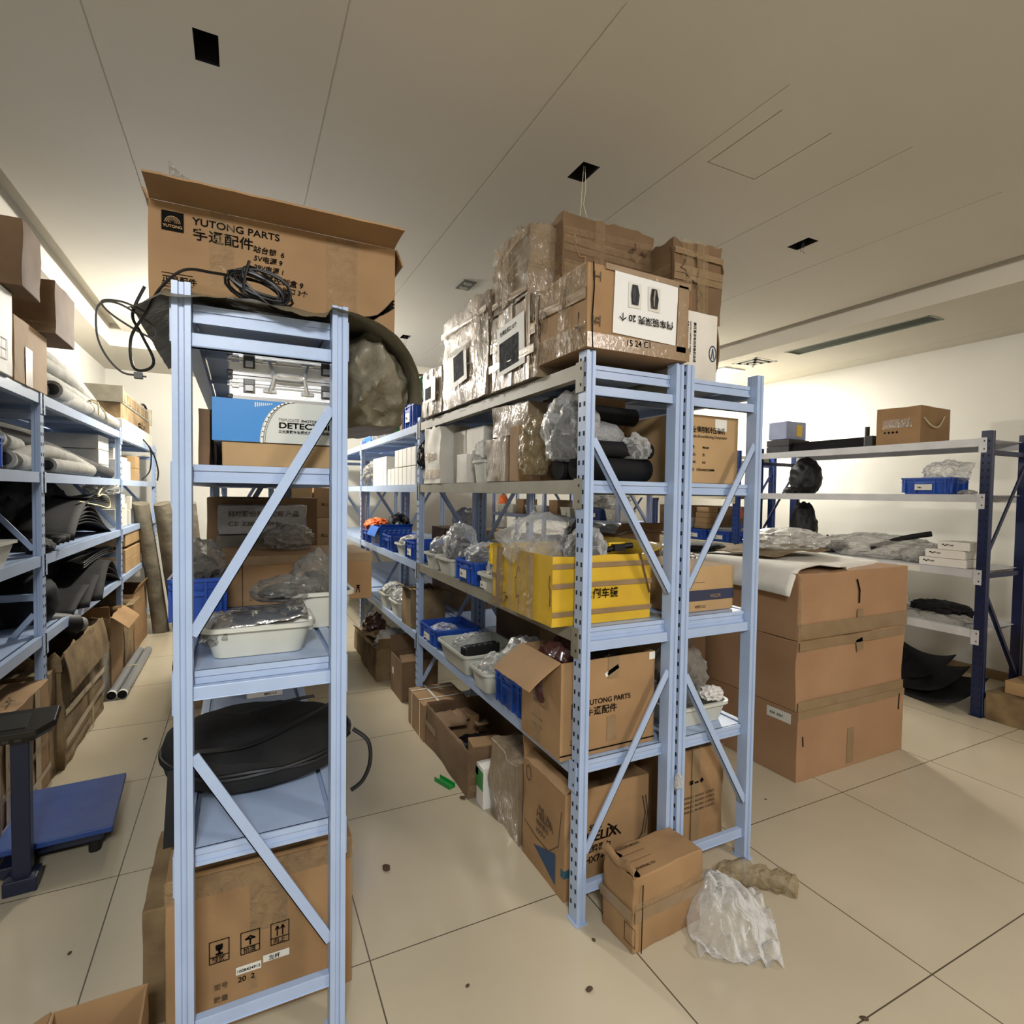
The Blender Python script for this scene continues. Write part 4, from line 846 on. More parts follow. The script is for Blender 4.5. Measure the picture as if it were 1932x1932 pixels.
carton('white carton with a light blue stripe at the back of the third shelf', (1.28, 1.42), (2.50, 2.62), (Z3, 1.27), 'card_white', amp=.002, seed=54, tape=(('left', 0, 0, 1, .25, 'det_blue'), ('front', 0, 0, 1, .25, 'det_blue')), tape_m='det_blue')
carton('small carton of loose items next to the blue-striped carton', (1.30, 1.42), (2.30, 2.44), (Z3, 1.2), 'card_old', amp=.003, seed=55)
crate('blue crate just past the second post on the third shelf', 1.17, 3.72, Z3, .24, .26, .13, card='left')
tub('white tub filled with pale sheets between two blue crates', 1.16, 4.02, Z3, .22, .24, .09)
bag('pale paper-like packing in the tub between two blue crates', 1.16, 4.02, Z3+.05, .2, .2, .09, 93, 'film_dull')
crate('blue crate with a grip slot, farther along the third shelf', 1.17, 4.38, Z3, .24, .30, .125)
carton('blue patterned carton with a tan flap on the third shelf', (1.05, 1.33), (4.66, 4.98), (Z3, 1.21), 'box_blue', amp=.002, seed=57, open=(('front', 60, .05), ('left', 150, .09)), extra=bxs)
crate('small blue crate at the end of the third shelf row', 1.15, 5.2, Z3, .22, .24, .12)
lump('tool_case', 'orange and black tool bundle on the end crate of the third shelf', 'bundle', 1.15, 5.2, Z3+.10, .22, .26, .11, 94, 'orange', .35)
bag('black bag behind the orange bundle', 1.3, 5.0, Z3, .2, .3, .25, 95, 'black', rough=.3)
for i, (y0, lb) in enumerate(((4.05, 'grey-brown carton in the back rack row seen over the blue crates, near one'), (4.42, 'grey-brown carton in the back rack row seen over the blue crates, far one'))):
    carton(lb, (1.54, 1.84), (y0, y0+.34), (Z3, Z3+.17), 'card_dark', amp=.003, seed=70+i)
tub('white lidded tub in the back row above the bags', 1.67, 3.30, Z3, .26, .34, .13); 
tag(MB().loops([rrect(.30, .38, .03, 0), rrect(.30, .38, .03, .012), rrect(.26, .34, .03, .02)]).build('tub_lid', 'tub_white'), 'white lid closing the tub in the back row', 'lid').location = (1.67, 3.30, Z3+.131)
lump('cloth_bundle', 'white cloth bundle on the cartons of the back row', 'cloth', 1.68, 4.25, Z3+.172, .22, .3, .16, 97, 'fabric_white', .3)
carton('tan box between the cloth bundle and the lidded tub', (1.55, 1.8), (3.66, 3.9), (Z3, Z3+.2), 'card_light', amp=.003, seed=73)

# ================================================================ MIDDLE RACK, FOURTH SHELF
Z4 = .566
def y2(t, w, d, h):
    T = face_T('front', w, d, h); L_ = face_T('left', w, d, h)
    logo_badge(T, .045, .145, .055, t); txt('YUTONG PARTS', T, .105, .185, .026, 'ink', t, width=.20); txt('宇通配件', T, .105, .148, .033, 'ink', t, width=.135)
    txt('正品配件', T, .04, .052, .02, 'ink', t); strokes(T, [[(.0, .018), (w, .018)]], .005, 'ink', t, 'printed_line')
    patch(T, .20, .27, .25, h, 'tape', t, 'tape_strip'); patch(T, .20, .04, .24, .13, 'tape', t, 'tape_strip')
    patch(T, .185, .290, .25, .306, 'label_paper', t, 'barcode_sticker', rot=.45); strokes(T, [[(.20+.004*i, .285+.002*i), (.197+.004*i, .293+.002*i)] for i in range(7)], .0018, 'ink', t, 'barcode', off=.003)
    patch(T, w-.03, h-.03, w-.002, h-.002, 'label_paper', t, 'sticker')
    txt('宇通客车', L_, .10, .175, .022, 'ink_soft', t); txt('YUTONG BUS', L_, .10, .162, .009, 'ink_soft', t)
    strokes(L_, [[(.10, .155), (.19, .155)], [(.09, .10), (.17, .10)], [(.09, .07), (.17, .07)]], .0016, 'ink_soft', t, 'printed_line')
    patch(L_, .11, 0, .15, .20, 'tape_clear', t, 'tape_strip', wav=.003)
carton('open printed carton with YUTONG PARTS lettering on the fourth shelf behind the front frame', (1.005, 1.425), (1.635, 1.93), (Z4, .915), 'card', amp=.002, seed=61, n=8, open=(('left', 118, .15),), extra=y2)
bag('dark reddish film-wrapped bundle inside the open printed carton', 1.12, 1.80, .68, .24, .2, .26, 98, 'maroon_film', rough=.3)
bag('second dark reddish film-wrapped bundle, deeper in the open printed carton', 1.30, 1.80, .68, .20, .2, .2, 99, 'maroon_film', rough=.3)
crate('deep blue crate with ribbed side left of the open printed carton', 1.14, 2.13, Z4, .20, .26, .15)
bag('cloudy bag bulging from the ribbed blue crate', 1.14, 2.16, Z4+.10, .20, .24, .19, 100, 'film_dull', rough=.28)
carton('tan carton between the ribbed blue crate and the open printed carton', (1.04, 1.2), (1.945, 1.995), (Z4, .70), 'card', amp=.002, seed=62)
tub('small white tub with a milky bag, left of the ribbed blue crate', 1.10, 2.42, Z4, .16, .20, .10)
bag('milky bag in the small white tub on the fourth shelf', 1.11, 2.40, Z4+.05, .15, .2, .11, 101, 'film_dull')
tub('large white tub holding a long black part, fourth shelf', 1.19, 2.80, Z4, .34, .42, .11, taper=.86)
t = thing('relay_block', 'long black ribbed part with silver studs lying in the large white tub', 'machine part', (1.16, 2.72, Z4+.075), .15)
MB().box(-.11, .11, -.03, .03, 0, .055).build('housing', 'black', t, bevel=.01)
for i in range(6): MB().tube([(-.09+i*.036, -.02, .055), (-.09+i*.036, -.02, .058)], .003, 8).build('stud', 'chrome', t)
bag('clear bag tucked at the back of the large white tub', 1.20, 2.93, Z4+.03, .22, .14, .10, 102, 'film')
tub('white tub behind the large one at the back of the shelf', 1.36, 2.55, Z4, .14, .4, .09)
crate('blue crate with a label by the second post on the fourth shelf', 1.19, 3.30, Z4, .28, .32, .11, card='left')
bag('clear bag inside the labelled blue crate on the fourth shelf', 1.14, 3.26, Z4+.05, .16, .16, .07, 103, 'film')
for i, (y, lb) in enumerate(((3.78, 'torn open brown carton standing behind the second post on the fourth shelf'),)):
    carton(lb, (1.05, 1.30), (3.70, 3.92), (Z4, .83), 'card_old', amp=.006, seed=64, ragged=.02, open=(('left', 50, .06),), n=10)
tub('white tub of small metal parts, first past the torn carton', 1.14, 4.14, Z4, .20, .26, .12)
bag('clear bag of shiny metal parts in the first tub past the torn carton', 1.14, 4.14, Z4+.07, .18, .24, .13, 104, 'film', fill='foil')
tub('white tub of bagged parts, second past the torn carton', 1.14, 4.50, Z4, .20, .28, .12)
bag('clear bag heaped in the second tub past the torn carton', 1.14, 4.50, Z4+.07, .18, .26, .12, 105, 'film_dull')
for i, (y0, z0, h, lb) in enumerate(((4.1, Z4, .12, 'low'), (4.1, Z4+.122, .1, 'middle'), (4.12, Z4+.224, .12, 'high'))):
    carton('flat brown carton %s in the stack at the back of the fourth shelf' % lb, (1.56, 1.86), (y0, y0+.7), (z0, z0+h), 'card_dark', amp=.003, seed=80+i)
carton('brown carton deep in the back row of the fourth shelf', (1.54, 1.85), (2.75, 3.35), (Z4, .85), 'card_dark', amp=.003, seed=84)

# ================================================================ MIDDLE RACK, FLOOR
def hel(t, w, d, h):
    T = face_T('front', w, d, h); L_ = face_T('left', w, d, h)
    for F, s, m_, u, v in ((T, 1, 'ink', .09, .20), (L_, .8, 'ink_soft', .12, .22)):
        txt('Shell', F, u+.02*s, v+.045*s, .03*s, m_, t); txt('HELIX', F, u, v, .052*s, m_, t, width=.145*s, shear=.1); txt('HELIX', F, u+.0012, v+.0006, .052*s, m_, t, width=.145*s, shear=.1, off=.0028)
        strokes(F, [[(u+.105*s, v+.05*s), (u+.145*s, v+.02*s), (u+.165*s, v-.002)]], .006*s, m_, t, 'logo_swoosh')
        txt('壳牌喜力', F, u, v-.038*s, .030*s, m_, t); txt('HX7+', F, u, v-.080*s, .036*s, m_, t)
    strokes(T, [[(w-.03, .32), (w-.015, .25), (w-.03, .17), (w-.07, .13), (w-.15, .11)], [(w-.015, .32), (w-.003, .25), (w-.016, .17)]], .006, 'ink_soft', t, 'printed_curve')
    patch(T, 0, .09, .10, .12, 'teal', t, 'teal_band'); patch(L_, d-.02, .09, d, .12, 'teal', t, 'teal_band')
    strokes(L_, [[(.05+.02*math.cos(a), .36+.03*math.sin(a)) for a in [2*PI*i/14 for i in range(15)]], [(.02, .15), (.12, .13), (.22, .13), (.29, .19), (.31, .33)]], .004, 'ink_soft', t, 'printed_curve')
    mb = MB(); mb.add([L_ @ Vector(p) for p in ((.10, .09, .002), (.27, .03, .002), (.27, .15, .002))], [(0, 1, 2)]); mb.build('printed_triangle', 'ink_blue', t)
carton('open oil carton printed HELIX on the floor under the front frame of the middle rack', (1.065, 1.455), (1.69, 2.02), (0, .405), 'card', amp=.003, seed=91, n=8, open=(('back', 5, .09), ('left', -60, .0501)), ragged=.006, extra=hel)
tag(MB().grid(lambda a, b: Vector((1.12+.30*a, 2.04+.03*b, .02+.49*b)), 8, 8).build('cardboard_sheet', 'card_dark', solid=.006), 'upright brown cardboard panel standing behind the open oil carton', 'cardboard')
carton('tape-covered carton with a torn hole in its top, left of the oil carton', (1.055, 1.33), (2.05, 2.34), (0, .345), 'card_wrap', amp=.018, seed=92, n=14, freq=7, ragged=.01,
       extra=lambda t, w, d, h: MB().loops([[Vector((.03+.05*r_*math.cos(a)*(1+.2*math.sin(3*a)), -.06+.04*r_*math.sin(a), h+.006-.03*(1-r_))) for a in [2*PI*k_/14 for k_ in range(14)]] for r_ in (1, .6, .2)]).build('torn_hole', 'hole', t))
carton('white and green printed can carton squeezed behind the tape-covered one', (1.03, 1.25), (2.36, 2.45), (0, .20), 'white_box', amp=.002, seed=93, tape=(('left', 0, .45, 1, .9, 'green'), ('left', .0, .72, .35, .9, 'red')), tape_m='green')
def big_open(t, w, d, h):
    for i, (x, y, sx, sy, lb) in enumerate(((-.08, .16, .16, .14, 0), (-.06, -.20, .18, .12, 1))):
        pass
carton('wide low open carton with taped sides on the floor under the middle rack', (1.00, 1.42), (2.48, 3.16), (0, .245), 'card_dark', amp=.008, seed=94, n=12, open=(), ragged=.012, bulge=.012, freq=4, tape=(('front', 0, .45, .5, .62, 'tape_clear'), ('front', 0, .15, .5, .3, 'tape_clear'), ('left', 0, .5, .3, .65, 'tape_clear')))
carton('small tan carton lying inside the wide low open carton, far side', (1.06, 1.24), (2.92, 3.06), (.10, .215), 'card', amp=.002, seed=95, rot=.2)
carton('small tan carton lying inside the wide low open carton, near side', (1.08, 1.24), (2.58, 2.70), (.08, .20), 'card', amp=.002, seed=96, rot=-.15)
lump('cable_bundle', 'dark parts between the small cartons in the wide open carton', 'bundle', 1.16, 2.81, .02, .26, .2, .12, 107, 'black', .35)
carton('brown carton bound with white plastic straps on the floor', (.985, 1.28), (3.17, 3.505), (0, .225), 'card', amp=.003, seed=97, n=6,
       extra=lambda t, w, d, h: [patch(face_T(s_, w, d, h), *r_, 'strap', t, 'strap', off=.002, th=.0012) for s_, r_ in (('top', (0, .09, w, .102)), ('top', (0, .26, w, .272)), ('left', (.088, 0, .10, h)), ('left', (.258, 0, .27, h)), ('top', (.10, 0, .112, d)), ('front', (.10, 0, .112, h)))])
carton('upright open carton with a white tag on the floor beyond the strapped one', (1.03, 1.30), (3.84, 4.16), (0, .29), 'card_dark', amp=.004, seed=98, open=(('front', -70, .08), ('back', 10, .12)), extra=lambda t, w, d, h: patch(face_T('left', w, d, h), .05, .14, .09, .19, 'label_paper', t, 'sticker'))
carton('battered open carton with flaps askew near the far end under the middle rack', (.96, 1.30), (4.35, 4.95), (0, .26), 'card_old', amp=.008, seed=99, n=10, ragged=.02, open=(('left', 40, .10), ('front', 30, .12)))
bag('grey bubble bag sitting in the battered open carton', 1.14, 4.6, .12, .26, .34, .22, 108, 'bubble', rough=.2)
bag('red-brown film parcel in the far end carton under the middle rack', 1.1, 5.1, .18, .2, .24, .2, 109, 'maroon_film')
carton('worn carton at the far end of the floor row under the middle rack', (.98, 1.3), (5.0, 5.4), (0, .2), 'card_old', amp=.006, seed=101)
t = thing('plastic_clip', 'bright green plastic channel piece on the aisle floor', 'plastic piece', (.945, 2.665, 0), .35)
MB().box(-.018, .018, -.06, .06, 0, .003).box(-.02, -.016, -.06, .06, 0, .022).box(.016, .02, -.06, .06, 0, .022).build('channel', 'green', t)
MB().box(-.016, .016, -.055, .055, .003, .006).build('inner_strip', 'green', t)
# small battered carton in front
def sm(t, w, d, h):
    T = face_T('top', w, d, h)
    for i in range(3): strokes(T, [[(.03, .06+.035*i), (.13, .06+.035*i)]], .0016, 'ink_soft', t, 'printed_line')
    txt('产品名称 MODEL', T, .03, d-.035, .015, 'ink_soft', t, rot=0); txt('INDUSTRIAL CO', T, .02, .02, .013, 'ink', t)
    F = face_T('front', w, d, h); strokes(F, [[(.03, 0), (.032, h*.9)]], .004, 'ink', t, 'crease'); patch(F, 0, .11, w, .15, 'tape', t, 'tape_strip'); patch(F, 0, .155, w, .175, 'tape_clear', t, 'tape_strip', wav=.004)
    L_ = face_T('left', w, d, h); patch(L_, 0, .11, d, .15, 'tape', t, 'tape_strip'); strokes(L_, [[(.13, .04), (.18, .04), (.18, .10), (.13, .10), (.13, .04)]], .002, 'ink', t, 'shipping_symbol')
    MB().loops([[Vector((-w/2+.022+.022*r_*math.cos(a)*(1+.3*math.sin(2*a)), -.01+.075*r_*math.sin(a), h+.003)) for a in [2*PI*k_/12 for k_ in range(12)]] for r_ in (1, .3)]).build('torn_hole', 'hole', t); MB().grid(lambda a, b: Vector((-w/2+.002-.012*math.sin(b*3), -.09+.16*a, h+.004+.035*b+.008*math.sin(a*9))), 8, 4).build('torn_flap', 'card', t, solid=.004)
carton('small battered taped carton with a torn corner on the floor before the front post', (1.145, 1.465), (1.405, 1.565), (0, .255), 'card', amp=.007, seed=102, n=12, rot=.06, freq=8, bulge=.006, extra=sm)
# plastic on the floor
def film_fn(a, b):
    x = (a-.5)*.33*(1-.35*abs(b-.6)); y = (b-.5)*.34
    f = 1-((a-.42)/.5)**2-((b-.60)/.5)**2
    z = .012+max(0, f)*.12+.030*abs(noise.noise(Vector((a*5, b*5, 3))))*2+.010*noise.noise(Vector((a*13, b*11, 7)))
    return Vector((x, y, max(.002, z)))
o = MB().grid(film_fn, 44, 44).build('plastic_bag', 'film_thin', None, smooth=True, solid=.0008); o.location = (1.535, 1.35, 0); o.rotation_euler = (0, 0, -.6)
tag(o, 'crumpled clear plastic bag lying on the floor beside the small battered carton', 'bag')
Ls = []; mb = MB(); P = [Vector((-.13, .06, .035)), Vector((-.05, .075, .045)), Vector((.04, .03, .04)), Vector((.10, -.03, .035)), Vector((.115, -.08, .03))]
pts = curve_pts(P, 8)
mb.tube(pts, [.040+.014*noise.noise(Vector((i*.37, 1, 2)))-.018*(abs(i/len(pts)-.5)*2)**4 for i in range(len(pts))], 28)
for q in mb.v: q += noise.noise_vector(q*18)*.022+noise.noise_vector(q*50)*.010; q.z = max(.001, q.z)
o = mb.build('packing_film', 'film_tan', None, smooth=True); o.location = (1.76, 1.42, 0); tag(o, 'twisted roll of tan packing film on the floor behind the clear bag', 'packing film')

# ================================================================ BACK RACK OF THE PAIR (right frame)
def comp(t, w, d, h):
    T = face_T('front', w, d, h); txt('汽车空调用制冷压缩机', T, .025, .205, .027, 'ink', t, width=.22); txt('Automobile Airconditioning Compressor', T, .025, .183, .016, 'ink_soft', t, width=.235)
    for i, (a, b) in enumerate((('产品型号:', 'Model:'), ('数 量 N:O:', '台'), ('毛 重 G.W:', 'KG'), ('外型尺寸:', '570X440X250MM'))): txt(a, T, .025, .14-.03*i, .014, 'ink', t); txt(b, T, .125-.03*(i == 3), .14-.03*i, .013, 'ink', t)
    patch(T, .19, .215, .255, .262, 'label_paper', t, 'sticker')
carton('tan compressor carton printed in Chinese and English on the second shelf, right frame', (1.54, 1.865), (1.66, 2.15), (Z2, 1.835), 'card_light', amp=.002, seed=111, extra=comp)
carton('tan carton with a dark blue printed band on the third shelf of the right frame', (1.54, 1.855), (1.655, 2.0), (Z3, 1.225), 'card_light', amp=.002, seed=112, extra=lambda t, w, d, h: (patch(face_T('front', w, d, h), 0, .045, w, .088, 'navy_band', t, 'printed_band'), txt('VIGOR', face_T('front', w, d, h), .18, .055, .02, 'tape', t, off=.003), txt('VEPO 2.2', face_T('front', w, d, h), .10, .016, .015, 'ink_soft', t), strokes(face_T('front', w, d, h), [[(.04, .12), (.15, .12)]], .0016, 'ink_soft', t, 'printed_line')))
carton('open brown carton behind the one with the blue band', (1.535, 1.80), (2.05, 2.5), (Z3, 1.33), 'card_dark', amp=.004, seed=113, n=7, open=(('front', 40, .07),))
tag(MB().grid(lambda a, b: Vector((1.52+.30*a, 2.02+.5*b, 1.36+.03*noise.noise(Vector((a*4, b*4, 1)))-.05*abs(a-.5))), 14, 14).build('plastic_sheet', 'film_dull', smooth=True, solid=.001), 'loose plastic sheet covering the open brown carton behind the blue-banded one', 'plastic sheet')
tub('shallow white tub on the fourth shelf of the right frame', 1.70, 1.77, Z4, .30, .22, .085, taper=.86)
bag('tall clear bag of black parts standing in the shallow tub of the right frame', 1.70, 1.80, Z4+.05, .26, .19, .24, 120, 'film_grey', fill='black', peak=(.1, 0, .55), rough=.25)
lump('cloth_rag', 'white scribbled rag on the rim of the shallow tub', 'rag', 1.79, 1.70, Z4+.085, .10, .08, .05, 121, 'fabric_white', .4)
lump('black_fitting', 'black fitting perched behind the tall clear bag', 'machine part', 1.60, 2.0, Z4, .12, .14, .30, 122, 'black', .3)
carton('worn brown carton with stencilled marks on the floor within the right frame', (1.55, 1.862), (1.69, 2.1), (0, .455), 'card', amp=.005, seed=114, n=8,
       tape=(('front', .42, 0, .56, 1),), extra=lambda t, w, d, h: (txt('■ ▬ ◆', face_T('front', w, d, h), .12, .31, .022, 'ink', t), [txt('SHIPPING MARK C/NO', face_T('front', w, d, h), .06, .25-.02*i, .013, 'ink_soft', t, rot=.03, width=.2) for i in range(4)], patch(face_T('front', w, d, h), .01, .03, .06, .06, 'label_paper', t, 'sticker')))
lump('tape_tangle', 'knot of clear tape stuck on the middle post at knee height', 'tape', 1.488, 1.560, .40, .03, .02, .05, 123, 'film_dull', .6)

# ================================================================ BIG CARTON STACK
def st(t, w, d, h, k):
    T = face_T('front', w, d, h); L_ = face_T('left', w, d, h)
    if k == 2:
        patch(T, 0, .0, w, .085, 'tape', t, 'tape_strip'); patch(T, .5, .085, .56, .13, 'tape', t, 'tape_strip', rot=-.1); strokes(T, [[(.49, .30), (.515, .24), (.515, .17)]], .012, 'ink', t, 'slit')
        strokes(T, [[(.012, 0), (.010, .34)]], .022, 'tape_clear', t, 'tape_strip'); strokes(L_, [[(d-.28, .34), (d-.25, .2)]], .008, 'tape_clear', t, 'tape_strip')
    if k == 1:
        patch(T, 0, h-.05, w, h, 'tape', t, 'tape_strip'); patch(T, 0, 0, w, .05, 'tape', t, 'tape_strip'); patch(T, .48, h-.10, .54, h-.03, 'tape', t, 'tape_strip', rot=.25)
    if k == 0:
        patch(T, 0, h-.04, w, h, 'tape', t, 'tape_strip'); patch(T, .42, .02, .48, .22, 'tape', t, 'tape_strip'); strokes(T, [[(w-.05, h-.03), (w-.055, h-.12)]], .01, 'ink', t, 'tear'); strokes(T, [[(.04, .24), (.045, .19)]], .008, 'ink', t, 'tear')
        patch(L_, d-.19, h-.075, d-.04, h-.02, 'label_paper', t, 'sticker'); txt('42A  6261', L_, d-.17, h-.055, .02, 'ink', t, off=.003, name='handwriting')
for k_, (x1, z0, z1, lb, am) in enumerate(((3.585, 0, .375, 'bottom of three big tan cartons stacked on the open floor at the right', .004), (3.575, .377, .75, 'dented middle one of three big tan cartons stacked at the right', .012), (3.62, .752, 1.105, 'topmost of three big tan cartons stacked at the right, under the white foam sheet', .005))):
    carton(lb, (2.63, x1), (1.90+.01*k_, 2.95), (z0, z1), 'card_pink', amp=am, seed=121+k_, n=10, freq=3, extra=lambda t, w, d, h, k_=k_: st(t, w, d, h, k_))
def foam_fn(a, b):
    x = 2.56+1.10*a; y = 1.95+.98*b+.25*(a-.5)*(1-b)
    z = 1.125+.02*noise.noise(Vector((a*2, b*2, 5)))+.012*math.sin(a*5+b*3)
    if a < .12: z -= (.12-a)**2*9
    if b < .05 and a > .45: z -= (.05-b)*.8
    return Vector((x, y+(.10 if a < .35 else 0)*(1-b), z))
tag(MB().grid(foam_fn, 40, 30).build('foam_sheet', 'foam', None, smooth=True, solid=.012), 'soft white foam sheet spread over the top big carton', 'foam sheet')
tag(MB().grid(lambda a, b: Vector((2.9+.62*a, 2.35+.5*b, 1.15+.02*a+.02*noise.noise(Vector((a*3, b*5, 9)))+.012*(a > .9)*b)), 20, 12).build('cardboard_sheet', 'card_old', None, solid=.005), 'torn brown cardboard piece on the white foam sheet', 'cardboard')
bag('loose heap of translucent plastic film on the torn cardboard over the foam sheet', 3.35, 2.55, 1.165, .55, .40, .12, 130, 'film_dull', rough=.4)
lump('black_mat', 'black rolled mat edge on the stack behind the foam sheet, left side', 'mat', 2.86, 2.84, 1.13, .42, .2, .06, 131, 'rubber', .15)
# stacked small cartons and film between the racks and the stack
carton('dark film-covered pile behind the blue-banded carton', (2.25, 2.58), (2.5, 3.0), (0, 1.05), 'card_dark', amp=.004, seed=131)
lump('film_pile', 'shiny black film pile left of the foam sheet', 'film', 2.42, 2.72, 1.052, .32, .45, .12, 132, 'film_grey', .4)

# ================================================================ RIGHT WALL RACK
Zr = (.601, 1.021, 1.551, 1.941)
def rope(t, w, d, h):
    R_ = face_T('front', w, d, h); MB().tube(curve_pts([R_ @ Vector(p) for p in ((.04, .20, .003), (.12, .14, .02), (.22, .14, .025), (.36, .23, .003))], 6), .006, 6).build('rope_handle', 'twine', t, smooth=True)
    patch(face_T('left', w, d, h), .05, .13, .26, .20, 'tape_clear', t, 'tape_strip'); txt('▶ ◆ ◆ ◆', face_T('left', w, d, h), .06, .09, .022, 'ink', t)
carton('tan carton with a rope handle on the top shelf by the right wall', (4.66, 5.12), (2.44, 2.76), (Zr[3], 2.235), 'card', amp=.004, seed=141, extra=rope, rot=.05)
mb = MB()
for i in range(7): mb.box(-.10+.006*i, .12, -.43+.01*i, .43, .013*i, .013*i+.010)
o = mb.build('metal_strips', 'rubber'); o.location = (4.78, 3.22, Zr[3]); tag(o, 'pile of long flat black strips on the top shelf by the right wall', 'strips')
t = thing('pump', 'small black pump with a standing spout at the end of the flat black strips', 'machine part', (4.72, 2.84, Zr[3]))
MB().box(-.05, .05, -.06, .02, 0, .09).build('housing', 'black', t, bevel=.01); MB().tube([(0, .02, .08), (0, .02, .17)], .018, 12).build('spout', 'black', t, smooth=True)
t = thing('metal_case', 'grey metal box with a yellow sticker on the top shelf end, near the paired racks', 'case', (4.80, 3.68, 2.07), 0)
MB().box(-.14, .14, -.10, .10, 0, .17).build('housing', 'rack_shade', t, bevel=.006); MB().box(.0, .08, -.1016, -.1, .03, .14).build('sticker', 'yellow', t)
for i in range(2): carton(('lower', 'upper')[i]+' of two flat black boxes under the grey metal box', (4.66, 4.95), (3.55, 3.80), (Zr[3]+.063*i, Zr[3]+.061+.063*i), 'black', amp=.001, seed=i)
t = crate('blue crate with clear film sticking out on the second shelf by the right wall', 4.79, 2.38, Zr[2], .26, .33, .125, card='left')
bag('spiky clear film standing in the blue crate on the second shelf by the right wall', 4.82, 2.32, Zr[2]+.08, .2, .28, .16, 142, 'film', peak=(.1, -.4, .3), rough=.35)
lump('film_scrap', 'bit of white film beside the blue crate by the right wall', 'film', 4.72, 2.13, Zr[2], .12, .1, .03, 143, 'film_dull', .4)
lump('black_ring', 'small black ring part on the second shelf near the left post', 'machine part', 4.8, 3.62, Zr[2], .12, .14, .06, 144, 'black', .2)
bag('big heap of white translucent film bags on the third shelf by the right wall', 4.88, 2.85, Zr[1], .42, .85, .17, 145, 'film_dull', rough=.4, sub=5)
bag('smaller clear film bag next to the white boxes on the third shelf', 4.80, 2.45, Zr[1], .26, .26, .12, 146, 'film_dull', rough=.4)
o = MB().tube(curve_pts([(4.72, 2.80, 1.10), (4.84, 2.62, 1.19), (4.90, 2.44, 1.24)], 4), .022, 10).build('black_sleeve', 'black_cloth', None, smooth=True); tag(o, 'black cloth sleeve sticking out of the film heap by the right wall', 'sleeve')
for i, (z0, y0) in enumerate(((0, 2.14), (.062, 2.15), (.124, 2.12))):
    carton('white printed carton, %s of three beside the navy post' % ['lowest', 'middle', 'topmost'][i], (4.62, 4.85), (y0-.06, y0+.24-.05*i), (Zr[1]+z0, Zr[1]+z0+.06), 'white_box', amp=.001, seed=i+3, text=(('left', '▀▄▀ 4200', .03, .03, .014),))
o = MB().box(-.001, .0, -.08, .08, 0, .045).build('shelf_label', 'label_paper'); o.location = (4.602, 2.44, .967); tag(o, 'paper label holder on the front edge of the third white shelf', 'label')
lump('black_machine', 'tall black machine part in the dark left end of the second shelf, right wall', 'machine part', 4.98, 3.60, Zr[2], .22, .30, .33, 170, 'black', .15)
lump('black_machine', 'tall black machine part at the far left of the third shelf, right wall', 'machine part', 5.0, 3.62, Zr[1], .2, .26, .42, 171, 'black', .15)
t = thing('black_device', 'black boxy device in the dark left end of the third shelf, right wall', 'machine part', (4.9, 3.35, Zr[1]))
MB().box(-.12, .12, -.18, .18, 0, .10).build('housing', 'black', t, bevel=.01); MB().tube([(0, -.05, .1), (0, -.05, .15)], .01, 8).build('knob', 'black', t)
tag(MB().grid(lambda a, b: Vector((4.66+.30*a, 2.10+.62*b, Zr[0]+.012+.05*abs(noise.noise(Vector((a*5, b*6, 3))))+.02*math.sin(b*7)*(1-a)-(.05*max(0, .1-a)*10 if a < .1 else 0))), 16, 26).build('plastic_sheet', 'film_dull', None, smooth=True, solid=.002), 'white plastic sheeting spread over the fourth shelf by the right wall', 'plastic sheet')
lump('cloth_pile', 'grey-white cloth heap on the fourth shelf by the right wall', 'cloth', 4.85, 2.72, Zr[0]+.0, .26, .26, .16, 148, 'fabric_white', .4)
lump('dark_cloth', 'black cloth behind the white sheeting on the fourth shelf', 'cloth', 5.0, 2.40, Zr[0], .22, .4, .10, 149, 'black_cloth', .35)
# curved plates on the floor
for i, (x, y, L_, z, lb) in enumerate(((4.75, 2.35, .62, .0, 'nearest and lowest'), (4.85, 2.50, .60, .05, 'middle'), (5.0, 2.62, .5, .1, 'rearmost'))):
    o = MB().grid(lambda a, b: Vector(((a-.5)*.34, (b-.5)*L_, .012+z*.5+.12*(b-.5)**2*2+.16*a*a)), 10, 20).build('fender_plate', 'rubber', None, smooth=True, solid=.006)
    o.location = (x, y, 0); o.rotation_euler = (0, 0, -.25); tag(o, 'curved black fender plate on the floor by the navy post, %s' % lb, 'fender')
lump('black_parts', 'heap of black parts in the dark corner behind the curved plates', 'machine part', 4.9, 3.1, 0, .5, .7, .28, 151, 'black', .35)
bag('white film and blue packaging heap at the right edge of the picture', 4.95, 1.62, .43, .5, .34, .34, 152, 'film_dull', rough=.35, fill='box_blue')
carton('long low brown carton on the floor at the right edge', (4.62, 5.3), (1.35, 1.93), (0, .19), 'card_old', amp=.004, seed=151)
carton('shallow tan carton on top of the long low one at the right edge', (4.70, 5.25), (1.38, 1.86), (.192, .28), 'card_light', amp=.004, seed=152)
lump('dark_bundle', 'dark brown cloth bundle between the tan carton and the film heap at the right edge', 'bundle', 4.95, 1.64, .282, .4, .34, .17, 153, 'brass_dirty', .3)
